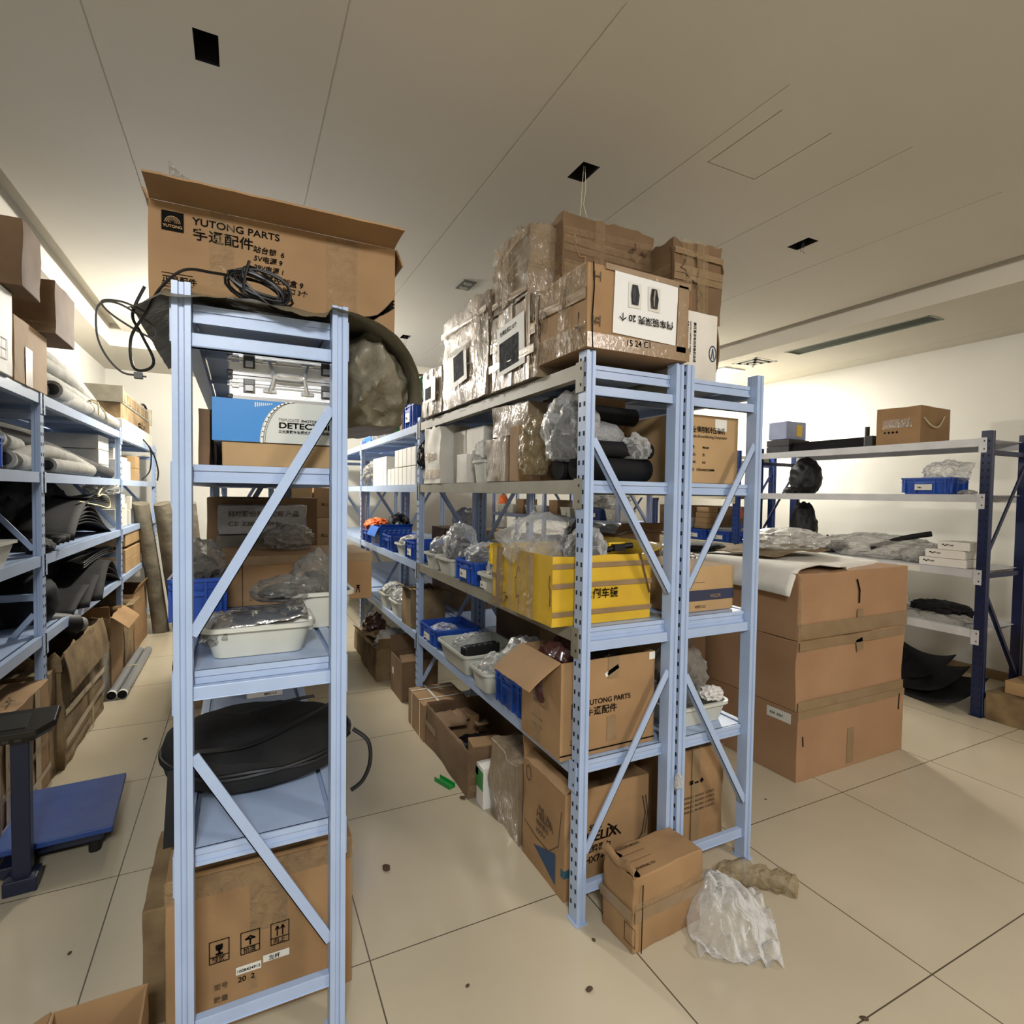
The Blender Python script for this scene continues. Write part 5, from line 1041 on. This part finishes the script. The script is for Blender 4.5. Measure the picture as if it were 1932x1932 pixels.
# blue rack farther along
for i, (y, lb) in enumerate(((4.36, 'near'), (4.72, 'far'))):
    crate('blue crate with cream label, the %s one on the cream beam rack' % lb, 4.78, y, 1.021, .26, .32, .12, card='left')
tub('grey tub of pale parts standing in the near crate of the cream beam rack', 4.80, 4.34, 1.06, .18, .22, .11)
for i in range(4): carton('small tan carton, %s of the short pile over the far crate' % ['lowest', 'second', 'third', 'topmost'][i], (4.7+.01*i, 4.88), (4.60, 4.78), (1.145+.062*i, 1.205+.062*i), 'card_light', amp=.002, seed=i+40)
carton('white box at the left of the blue crates on the cream beam rack', (4.66, 4.86), (4.92, 5.08), (1.021, 1.26), 'white_box', amp=.001, seed=160)
lump('red_part', 'orange-red part beside the bright blue post', 'machine part', 4.74, 4.17, 1.28, .06, .05, .12, 160, 'orange', .2)
carton('dark carton filling the back of the cream beam rack', (4.9, 5.12), (4.2, 5.6), (1.021, 1.4), 'card_dark', amp=.003, seed=161)
carton('brown carton on the lower shelf of the cream beam rack', (4.66, 5.1), (4.3, 4.9), (.601, .90), 'card_dark', amp=.003, seed=162)

# ================================================================ DEEP RACK SEEN THROUGH THE MIDDLE
random.seed(9); ct = 0
nm = ['nearest', 'second', 'third', 'fourth', 'fifth', 'sixth', 'seventh', 'eighth', 'ninth', 'tenth']
for i in range(10):
    y = 4.62+.30*i; mt = ('tub_white', 'bin_navy', 'tub_white', 'tub_white', None, 'tub_white', 'tub_white', None, 'tub_white', 'tub_white')[i]
    if mt: tub('%s container from the front along the deep rack, %s' % (nm[i].capitalize(), 'navy crate' if mt == 'bin_navy' else 'pale tub'), 3.52, y, 1.241, .24, .22, .12, 0, mt, .88, .006, .015, 'containers on the deep rack', card='left' if i < 4 else None)
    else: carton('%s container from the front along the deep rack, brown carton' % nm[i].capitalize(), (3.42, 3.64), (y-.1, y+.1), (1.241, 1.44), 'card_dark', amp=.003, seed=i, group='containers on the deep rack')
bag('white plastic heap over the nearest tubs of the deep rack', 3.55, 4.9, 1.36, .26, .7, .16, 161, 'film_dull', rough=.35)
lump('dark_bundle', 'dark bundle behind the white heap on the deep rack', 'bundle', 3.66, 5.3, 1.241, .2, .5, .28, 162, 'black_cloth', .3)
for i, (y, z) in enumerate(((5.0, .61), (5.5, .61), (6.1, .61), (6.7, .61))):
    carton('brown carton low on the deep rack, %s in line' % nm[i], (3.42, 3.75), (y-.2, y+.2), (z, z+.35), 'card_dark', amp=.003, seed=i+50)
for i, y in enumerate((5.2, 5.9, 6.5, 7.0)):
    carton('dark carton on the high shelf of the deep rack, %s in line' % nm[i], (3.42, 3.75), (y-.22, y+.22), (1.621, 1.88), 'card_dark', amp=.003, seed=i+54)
lump('orange_part', 'small orange part at the far end of the deep rack', 'machine part', 3.5, 7.42, 1.241, .14, .12, .24, 163, 'orange', .2)

# ================================================================ LEFT WALL RACK
T1 = 1.966
carton('dark brown carton highest on the left wall rack, at the left edge of the picture', (-1.33, -.79), (2.90, 3.13), (2.32, 2.585), 'card_dark', amp=.006, seed=201, n=8, rot=0)
carton('grey-white carton stained on the front under the highest dark carton', (-1.30, -.86), (2.72, 3.03), (T1, 2.315), 'card_white', amp=.004, seed=202, extra=lambda t, w, d, h: strokes(face_T('right', w, d, h), [[(.18, .06), (.24, .06), (.24, .14), (.18, .14), (.18, .06)], [(.18, .10), (.24, .10)]], .003, 'ink_pale', t, 'shipping_symbol'))
carton('brown taped carton leaning out over the tan one on the left wall rack top', (-1.28, -.81), (3.42, 3.78), (2.255, 2.515), 'card_dark', amp=.006, seed=203, n=8, tape=(('front', 0, 0, 1, .2, 'tape_clear'),))
carton('bright tan carton on the left wall rack top beside the foam hoses', (-1.28, -.87), (3.08, 3.53), (T1, 2.25), 'card_light', amp=.004, seed=204, tape=(('right', .3, 0, .5, .6),))
G = 'grey foam hoses on the left wall rack top'
H_ = (((-.97, 3.62, 2.035), (-1.0, 4.1, 2.04), (-.93, 4.7, 2.03), (-.90, 5.25, 2.01), .050, 'lowest in front, running under the twine knot'),
      ((-.93, 3.85, 2.045), (-.98, 4.3, 2.07), (-.97, 4.8, 2.06), (-.93, 5.3, 2.02), .048, 'second, with its open end toward the tan carton'),
      ((-1.02, 3.60, 2.14), (-1.05, 3.95, 2.14), (-1.0, 4.5, 2.11), (-.97, 5.0, 2.08), .052, 'third, open end above the lowest'),
      ((-1.10, 3.6, 2.06), (-1.12, 4.2, 2.07), (-1.08, 4.8, 2.06), (-1.05, 5.3, 2.04), .05, 'at the back of the bottom row'),
      ((-1.15, 3.6, 2.22), (-1.10, 3.95, 2.24), (-1.02, 4.4, 2.20), (-.99, 4.75, 2.14), .055, 'lying across the upper layer'),
      ((-1.22, 3.6, 2.36), (-1.15, 4.1, 2.34), (-1.05, 4.7, 2.24), (-1.0, 5.35, 2.06), .055, 'uppermost, curving down to the far end'))
for a, b, c_, d_, r, lb in H_: hose('grey foam hose %s' % lb, (a, b, c_, d_), r, group=G)
o = MB().tube(curve_pts([(-.865, 4.62, 2.0), (-.88, 4.66, 2.09), (-.93, 4.72, 2.11), (-.88, 4.80, 2.07), (-.86, 4.90, 1.98)], 6), .006, 5).build('twine', 'twine'); tag(o, 'pale twine knotted around the foam hoses', 'twine')
# radiator-like equipment at far end top
for i, (z, x1, y0, y1, m_, lb) in enumerate(((T1, -.88, 5.55, 7.3, 'card_white', 'long pale panel lowest in the pile at the far end of the left rack top'), (T1+.13, -.90, 5.6, 7.2, 'card_old', 'dirty cream carton in the middle of the far pile on the left rack top'))):
    carton(lb, (-1.3, x1), (y0, y1), (z, z+.125), m_, amp=.004, seed=210+i)
t = thing('condenser_unit', 'long dusty metal condenser lying on top of the far pile of the left rack', 'machine part', (-1.08, 6.45, T1+.262))
MB().box(-.18, .18, -.85, .75, 0, .12).build('core', 'steel_grey', t, bevel=.01); MB().box(-.2, .2, -.88, -.84, -.005, .13).build('end_plate', 'steel_grey', t); MB().box(-.2, .2, .75, .80, -.03, .14).build('end_plate', 'steel_grey', t)
MB().tube([(.1, .5, .12), (.1, .5, .16)], .05, 12).build('funnel_cap', 'steel_grey', t); MB().tube(curve_pts([(.12, .68, .12), (.12, .68, .18), (.14, .74, .18), (.15, .78, .14)], 5), .012, 8).build('pipe_elbow', 'black', t, smooth=True)
for i in range(6): MB().box(.18, .184, -.8+.25*i, -.62+.25*i, .02, .10).build('side_fin', 'card_old', t)
lump('wire_knot', 'brownish coil of wire between the condenser and the cream carton', 'wire', -.89, 6.6, T1+.13, .06, .26, .06, 211, 'brass_dirty', .5)
o = MB().tube(curve_pts([(-.88, 7.0, 1.96), (-.84, 7.1, 1.85), (-.82, 7.2, 1.7), (-.84, 7.3, 1.6)], 6), .008, 6).tube(curve_pts([(-.88, 6.6, 2.0), (-.84, 6.8, 1.9), (-.86, 6.9, 1.7), (-.9, 6.7, 1.6)], 6), .007, 6).build('hanging_cable', 'cable', None, smooth=True); tag(o, 'black cables hanging down from the far pile on the left rack', 'cable')
# shelf 2
crate('blue crate at the left picture edge on the second shelf of the left wall rack', -1.06, 2.90, 1.581, .30, .34, .14)
lump('grey_roll', 'dusty grey roll lying in the blue crate on the left wall rack', 'roll', -1.02, 2.92, 1.66, .2, .36, .13, 212, 'hose_dark', .12)
G2 = 'foam hoses on the second shelf of the left wall rack'
for i, (P, r, m_, lb) in enumerate(((((-.93, 3.14, 1.63), (-.98, 3.35, 1.63), (-1.0, 3.7, 1.63)), .045, 'hose', 'short pale hose between the blue crate and the post, lower'),
    (((-.96, 3.12, 1.72), (-1.0, 3.3, 1.72), (-1.05, 3.7, 1.72)), .042, 'hose', 'short pale hose between the blue crate and the post, upper'),
    (((-.93, 3.75, 1.625), (-.92, 4.2, 1.625), (-.925, 4.62, 1.625), (-.97, 4.66, 1.64)), .042, 'hose', 'pale hose in front with its open end facing the viewer'),
    (((-1.02, 3.5, 1.64), (-.99, 3.9, 1.70), (-.97, 4.3, 1.68), (-.95, 4.7, 1.63)), .045, 'hose', 'pale hose bent over the front one'),
    (((-1.10, 3.3, 1.76), (-1.08, 4.0, 1.76), (-1.0, 4.7, 1.68), (-.93, 5.25, 1.62)), .045, 'hose_dark', 'dark hose reaching toward the white foam boxes'),
    (((-1.2, 3.4, 1.66), (-1.2, 4.1, 1.66), (-1.16, 4.8, 1.66)), .05, 'hose_dark', 'dark hose at the back'))):
    hose(lb, P, r, m_, group=G2)
for i, z in enumerate((1.581, 1.69, 1.80)): carton('white foam slab box, %s of three in the middle bay, left wall rack' % ['lowest', 'middle', 'upper'][i], (-1.32, -.95), (5.05, 5.40), (z, z+.105), 'foam', amp=.002, seed=220+i)
for i, (y, z, x1, h, m_) in enumerate(((5.6, 0, -.93, .17, 'card_white'), (5.85, 0, -.93, .2, 'card_white'), (6.15, 0, -.95, .18, 'card_white'), (5.65, .172, -.96, .12, 'card_white'), (6.45, 0, -.92, .12, 'card_light'), (6.45, .122, -.92, .12, 'card_light'), (6.0, .202, -1.0, .12, 'card_white'))):
    carton(('dusty %s box, far bay of left wall rack, second shelf, number ' % ('tan' if 'light' in m_ else 'white')).replace(', number ', '')+(' %s' % ['next to the post', 'second along', 'third along', 'stacked first', 'under another tan one', 'on another tan one', 'stacked second'][i]), (x1-.3, x1), (y, y+.22), (1.581+z, 1.581+z+h), m_, amp=.003, seed=230+i, group='dusty boxes in the far bay')
# shelf 3: rubber sheets
def bent(label, cx, y0, y1, z, arch, wd, m='rubber', rot=0, name='rubber_sheet', group=None, cat='rubber sheet', ph=0):
    def fn(a, b):
        y = (b-.5)*(y1-y0); return Vector(((a-.5)*wd, y, .003+arch*math.sin(b*PI)**.8*(1-.25*a)+.008*math.sin(a*6+ph+b*5)))
    o = MB().grid(fn, 8, 26).build(name, m, None, smooth=True, solid=.007); o.location = (cx, (y0+y1)/2, z); o.rotation_euler = (0, 0, rot); return tag(o, label, cat, group)
for i in range(6):
    bent('arched black rubber sheet on the third shelf, left wall rack, %s' % ['innermost', 'second', 'third', 'fourth', 'fifth', 'outermost'][i], -1.08+.004*i, 3.65+.02*i, 5.25-.03*i, 1.172+.011*i, .14+.021*i, .34, 'rubber', .02*i, group='arched rubber sheets', ph=i)
for i in range(4): bent('flat black rubber strip lying on top of the arched sheets, %s' % nm[i], -1.05, 4.5, 5.35, 1.40+.014*i, .01, .22, 'rubber', .03*i, group='rubber strips over the arched sheets')
o = MB().tube(curve_pts([(-.90, 4.25, 1.42), (-.89, 4.7, 1.385), (-.885, 5.02, 1.36), (-.89, 5.05, 1.43), (-.9, 4.9, 1.46), (-.9, 4.75, 1.45), (-.9, 4.85, 1.50), (-.91, 5.0, 1.52)], 6), .006, 5).build('twine', 'twine'); tag(o, 'cream twine tied round the arched rubber sheets', 'twine')
bag('clear film scrunched beside the twine on the third shelf', -.96, 5.2, 1.46, .2, .3, .08, 231, 'film_dull', rough=.5)
lump('folded_gloves', 'small stack of dark folded cloth at the foot of the arched sheets', 'cloth', -.93, 3.60, 1.171, .12, .22, .07, 232, 'black_cloth', .2)
tub('white tub at the left picture edge on the third shelf of the left wall rack', -1.0, 2.86, 1.171, .26, .42, .11)
lump('rubber_bundle', 'black coiled rubber bundle behind the white tub on the left wall rack', 'bundle', -1.16, 2.95, 1.171, .26, .6, .3, 233, 'rubber', .25)
lump('grey_pouch', 'grey pouch leaning behind the left wall post, third shelf', 'bundle', -1.14, 3.35, 1.171, .22, .26, .2, 234, 'hose_dark', .25)
for i, (y, z, h) in enumerate(((5.6, 0, .16), (5.85, 0, .2), (6.1, 0, .14), (5.7, .162, .12), (6.4, 0, .18), (6.15, .142, .12))):
    carton('tumbled white box, far bay of the left wall rack, third shelf, %s' % ['beside the post', 'second back', 'third back', 'on the first', 'farthest', 'on the third'][i], (-1.2, -.93), (y, y+.2), (1.171+z, 1.171+z+h), 'card_white', amp=.004, seed=240+i, group='tumbled white boxes', rot=.1*(i % 3-1))
lump('rubber_heap', 'black heap of folded rubber behind the arched sheets on the third shelf', 'bundle', -1.20, 4.4, 1.171, .22, 1.6, .37, 237, 'rubber', .18, sub=5)
lump('rubber_heap', 'black heap of folded rubber filling the back of the fourth shelf', 'bundle', -1.20, 4.5, .776, .24, 1.7, .34, 238, 'rubber', .2, sub=5)
# shelf 4
for i in range(3): bent('long black rubber sheet curling on the fourth shelf of the left wall rack, %s' % ['inner', 'middle', 'outer'][i], -1.04+.01*i, 3.95+.15*i, 5.35+.05*i, .776+.012*i, .16+.03*i, .34, 'rubber', .05*i, group='curled rubber sheets')
for i in range(3): bent('stiff black strip projecting over the curled sheets, %s' % nm[i], -.98, 4.4, 5.55, .99+.016*i, .01, .10, 'black', .03, name='rubber_strip', group='stiff black strips')
lump('fender_shell', 'dark bowl-shaped rubber shell near the left wall post, fourth shelf', 'rubber part', -1.05, 3.78, .776, .3, .34, .26, 235, 'rubber', .12, freq=1.2)
t = thing('sleeve_tube', 'black tube with a grey end collar poking out over the floor cartons', 'tube', (-.90, 3.95, .70))
MB().tube([(-.28, -.32, .14), (.0, 0, .02), (.02, .04, .01)], .062, 18).build('tube_wall', 'black', t, smooth=True); MB().tube([(.02, .04, .01), (.05, .09, -.003)], .042, 16).build('collar', 'hose', t, smooth=True)
t = thing('spray_can', 'red-bottomed dusty can at the left picture edge on the fourth shelf', 'can', (-.98, 2.95, .776))
MB().tube([(0, .05, .05), (-.0, -.05, .05)], .05, 18).build('can_body', 'steel_grey', t, smooth=True); MB().tube([(0, -.05, .05), (.0, -.12, .05)], .046, 18).build('can_base', 'red', t, smooth=True)
for i, (z, h) in enumerate(((0, .11), (.112, .09), (.23, .12))):
    carton('tan shallow carton in the far bay of the left wall rack, fourth shelf, %s' % ['lowest', 'middle', 'highest'][i], (-1.25, -.89), (5.7, 6.5), (.776+z, .776+z+h), 'card_light', amp=.003, seed=250+i)
lump('wire_heap', 'tangle of pale wires beyond the shallow tan cartons', 'wire', -.95, 6.8, .90, .2, .4, .16, 236, 'steel_grey', .5)
# floor cartons
carton('tan carton with taped lid on the floor at the left, behind the scale column', (-1.31, -.86), (2.72, 3.44), (0, .56), 'card', amp=.006, seed=260, n=9, tape=(('top', .45, 0, .62, 1), ('right', .2, 0, .32, 1), ('right', .7, 0, .8, 1)), ragged=.004, extra=lambda t, w, d, h: wrapmarks(t, w, d, h, 'right', 41, 8) or wrapmarks(t, w, d, h, 'top', 42, 4))
carton('slim brown carton second in the floor row at the left', (-1.31, -.875), (3.50, 3.62), (0, .56), 'card_old', amp=.004, seed=261)
carton('crushed carton third in the floor row at the left, torn lid folding down', (-1.31, -.85), (3.64, 4.56), (0, .63), 'card_old', amp=.012, seed=262, n=14, ragged=.03, freq=7, open=(('right', 165, .22),), extra=lambda t, w, d, h: wrapmarks(t, w, d, h, 'right', 43, 12) or wrapmarks(t, w, d, h, 'front', 44, 5))
carton('tan carton fourth in the floor row at the left with flaps spread out', (-1.31, -.865), (4.92, 5.42), (0, .55), 'card', amp=.006, seed=263, n=10, ragged=.015, open=(('right', 125, .14), ('front', 20, .10)))
carton('tan carton in the left floor row right behind the one with spread flaps', (-1.31, -.87), (5.49, 5.92), (0, .52), 'card_old', amp=.006, seed=265, n=10, ragged=.012, open=(('right', 70, .06),))
carton('tan carton farthest in the floor row at the left', (-1.33, -.87), (5.95, 6.7), (0, .55), 'card', amp=.005, seed=264, n=8, ragged=.01, open=(('right', 20, .08),))
tag(MB().box(-.002, 0, 0, .32, 0, .38).build('plastic_sheet', 'film_grey'), 'grey plastic film panel between the crushed carton and the one with spread flaps', 'plastic sheet').location = (-.87, 4.6, .005)
for i, (x, lb) in enumerate(((-.83, 'left'), (-.765, 'right'))):
    t = thing('pipe', 'grey plastic pipe on the floor by the left cartons, %s of the two tied together' % lb, 'pipe', (x, 4.72, .032))
    MB().tube([(0, 0, 0), (0, .6, 0), (.0, 1.25, 0)], .03, 16).build('pipe_wall', 'pvc', t, smooth=True); MB().tube([(0, -.002, 0), (0, .02, 0)], .024, 14).build('bore', 'hole', t); MB().tube([(0, .0, 0), (0, .03, 0)], .032, 16).build('rim', 'label_paper', t)
o = MB().tube([( -.87, 5.35, .03), (-.83, 5.35, .068), (-.765, 5.36, .068), (-.73, 5.36, .03)], .004, 5).build('twine', 'twine'); tag(o, 'white twine tied round the two floor pipes', 'twine')
# rolled mats leaning at the end
for i, (x0, x1, r, lb) in enumerate(((-.86, -.75, .07, 'left'), (-.685, -.575, .075, 'middle'), (-.49, -.39, .085, 'right'))):
    pts = [(x1, 6.8, 0.0), ((x0+x1)/2-.01, 6.58, .68), (x0, 6.38, 1.36)]
    mb = MB().tube(pts, [r, r*1.05, r], 22)
    for q in mb.v: q += noise.noise_vector(q*5)*.03; q.z = max(0, q.z)
    o = mb.build('rolled_mat', 'mat_grey', None, smooth=True); tag(o, 'tall dusty rolled mat leaning at the far end of the left wall rack, %s one' % lb, 'roll')

# ================================================================ PLATFORM SCALE
t = thing('platform_scale', 'navy blue platform scale with a column display on the floor at the left', 'scale', (-.70, 2.96, 0), .06)
MB().box(-.19, .21, -.27, .22, .10, .125).build('platform', 'scale_blue', t, bevel=.004)
MB().box(-.15, .17, -.22, .18, .05, .10).build('base_frame', 'scale_dark', t, bevel=.005)
for x in (-.12, .14):
    for y in (-.19, .15): MB().tube([(x, y, 0), (x, y, .05)], .022, 12).build('foot', 'black', t)
MB().box(-.11, -.01, -.38, -.29, .0, .055).box(-.14, -.05, -.30, -.20, .03, .07).build('column_socket', 'scale_dark', t, bevel=.004)
MB().box(-.085, -.03, -.36, -.31, .04, .60).build('column', 'scale_dark', t, bevel=.003)
m_ = MB(); T_ = Matrix.Translation((-.07, -.335, .60)) @ Matrix.Rotation(.35, 4, 'X')
m_.loops([[T_ @ Vector(p) for p in ((-.16, -.07, 0), (.06, -.07, 0), (.10, -.03, 0), (.10, .05, 0), (-.16, .05, 0))], [T_ @ Vector(p) for p in ((-.17, -.08, .03), (.075, -.08, .03), (.125, -.03, .03), (.125, .06, .03), (-.17, .06, .03))], [T_ @ Vector(p) for p in ((-.17, -.075, .05), (.07, -.075, .05), (.12, -.03, .05), (.12, .055, .05), (-.17, .055, .05))]])
d_ = m_.build('display_head', 'monitor_shell', t, bevel=.003)
m_ = MB()
for i in range(5): m_.box(-.13+.035*i, -.11+.035*i, -.0785, -.073, .012, .028, 0, T_)
m_.build('key', 'screen_grey', d_); MB().box(-.13, .04, -.05, .03, .050, .052, 0, T_).build('display_screen', 'screen_grey', d_)

# ================================================================ FLOOR LITTER
Lt = [(.52, 2.15, .05, 'curled brown scrap on the aisle floor beside the nearest rack'), (.98, 2.50, .04, 'grey tape scrap on the aisle floor near the green piece'), (.62, 1.52, .018, 'brown crumb on the floor in front of the aisle'), (1.07, 1.50, .02, 'pale crumb on the floor by the foot of the front post'),
      (1.62, .93, .028, 'brown lump of dirt at the bottom of the picture, right side'), (-.52, 3.9, .03, 'dark speck on the floor near the scale'), (-.50, 1.88+.3, .018, 'small dark speck on the floor at the lower left'), (2.35, 1.86, .015, 'tiny dark speck on the open floor at the right'), (.95, 1.35, .03, 'thin curled fibre on the floor in the foreground')]
for i, (x, y, s, lb) in enumerate(Lt): lump('dirt_scrap', lb, 'litter', x, y, 0, s*.55, s*.8, s*.25, 300+i, 'dirt', .4, i, sub=2)
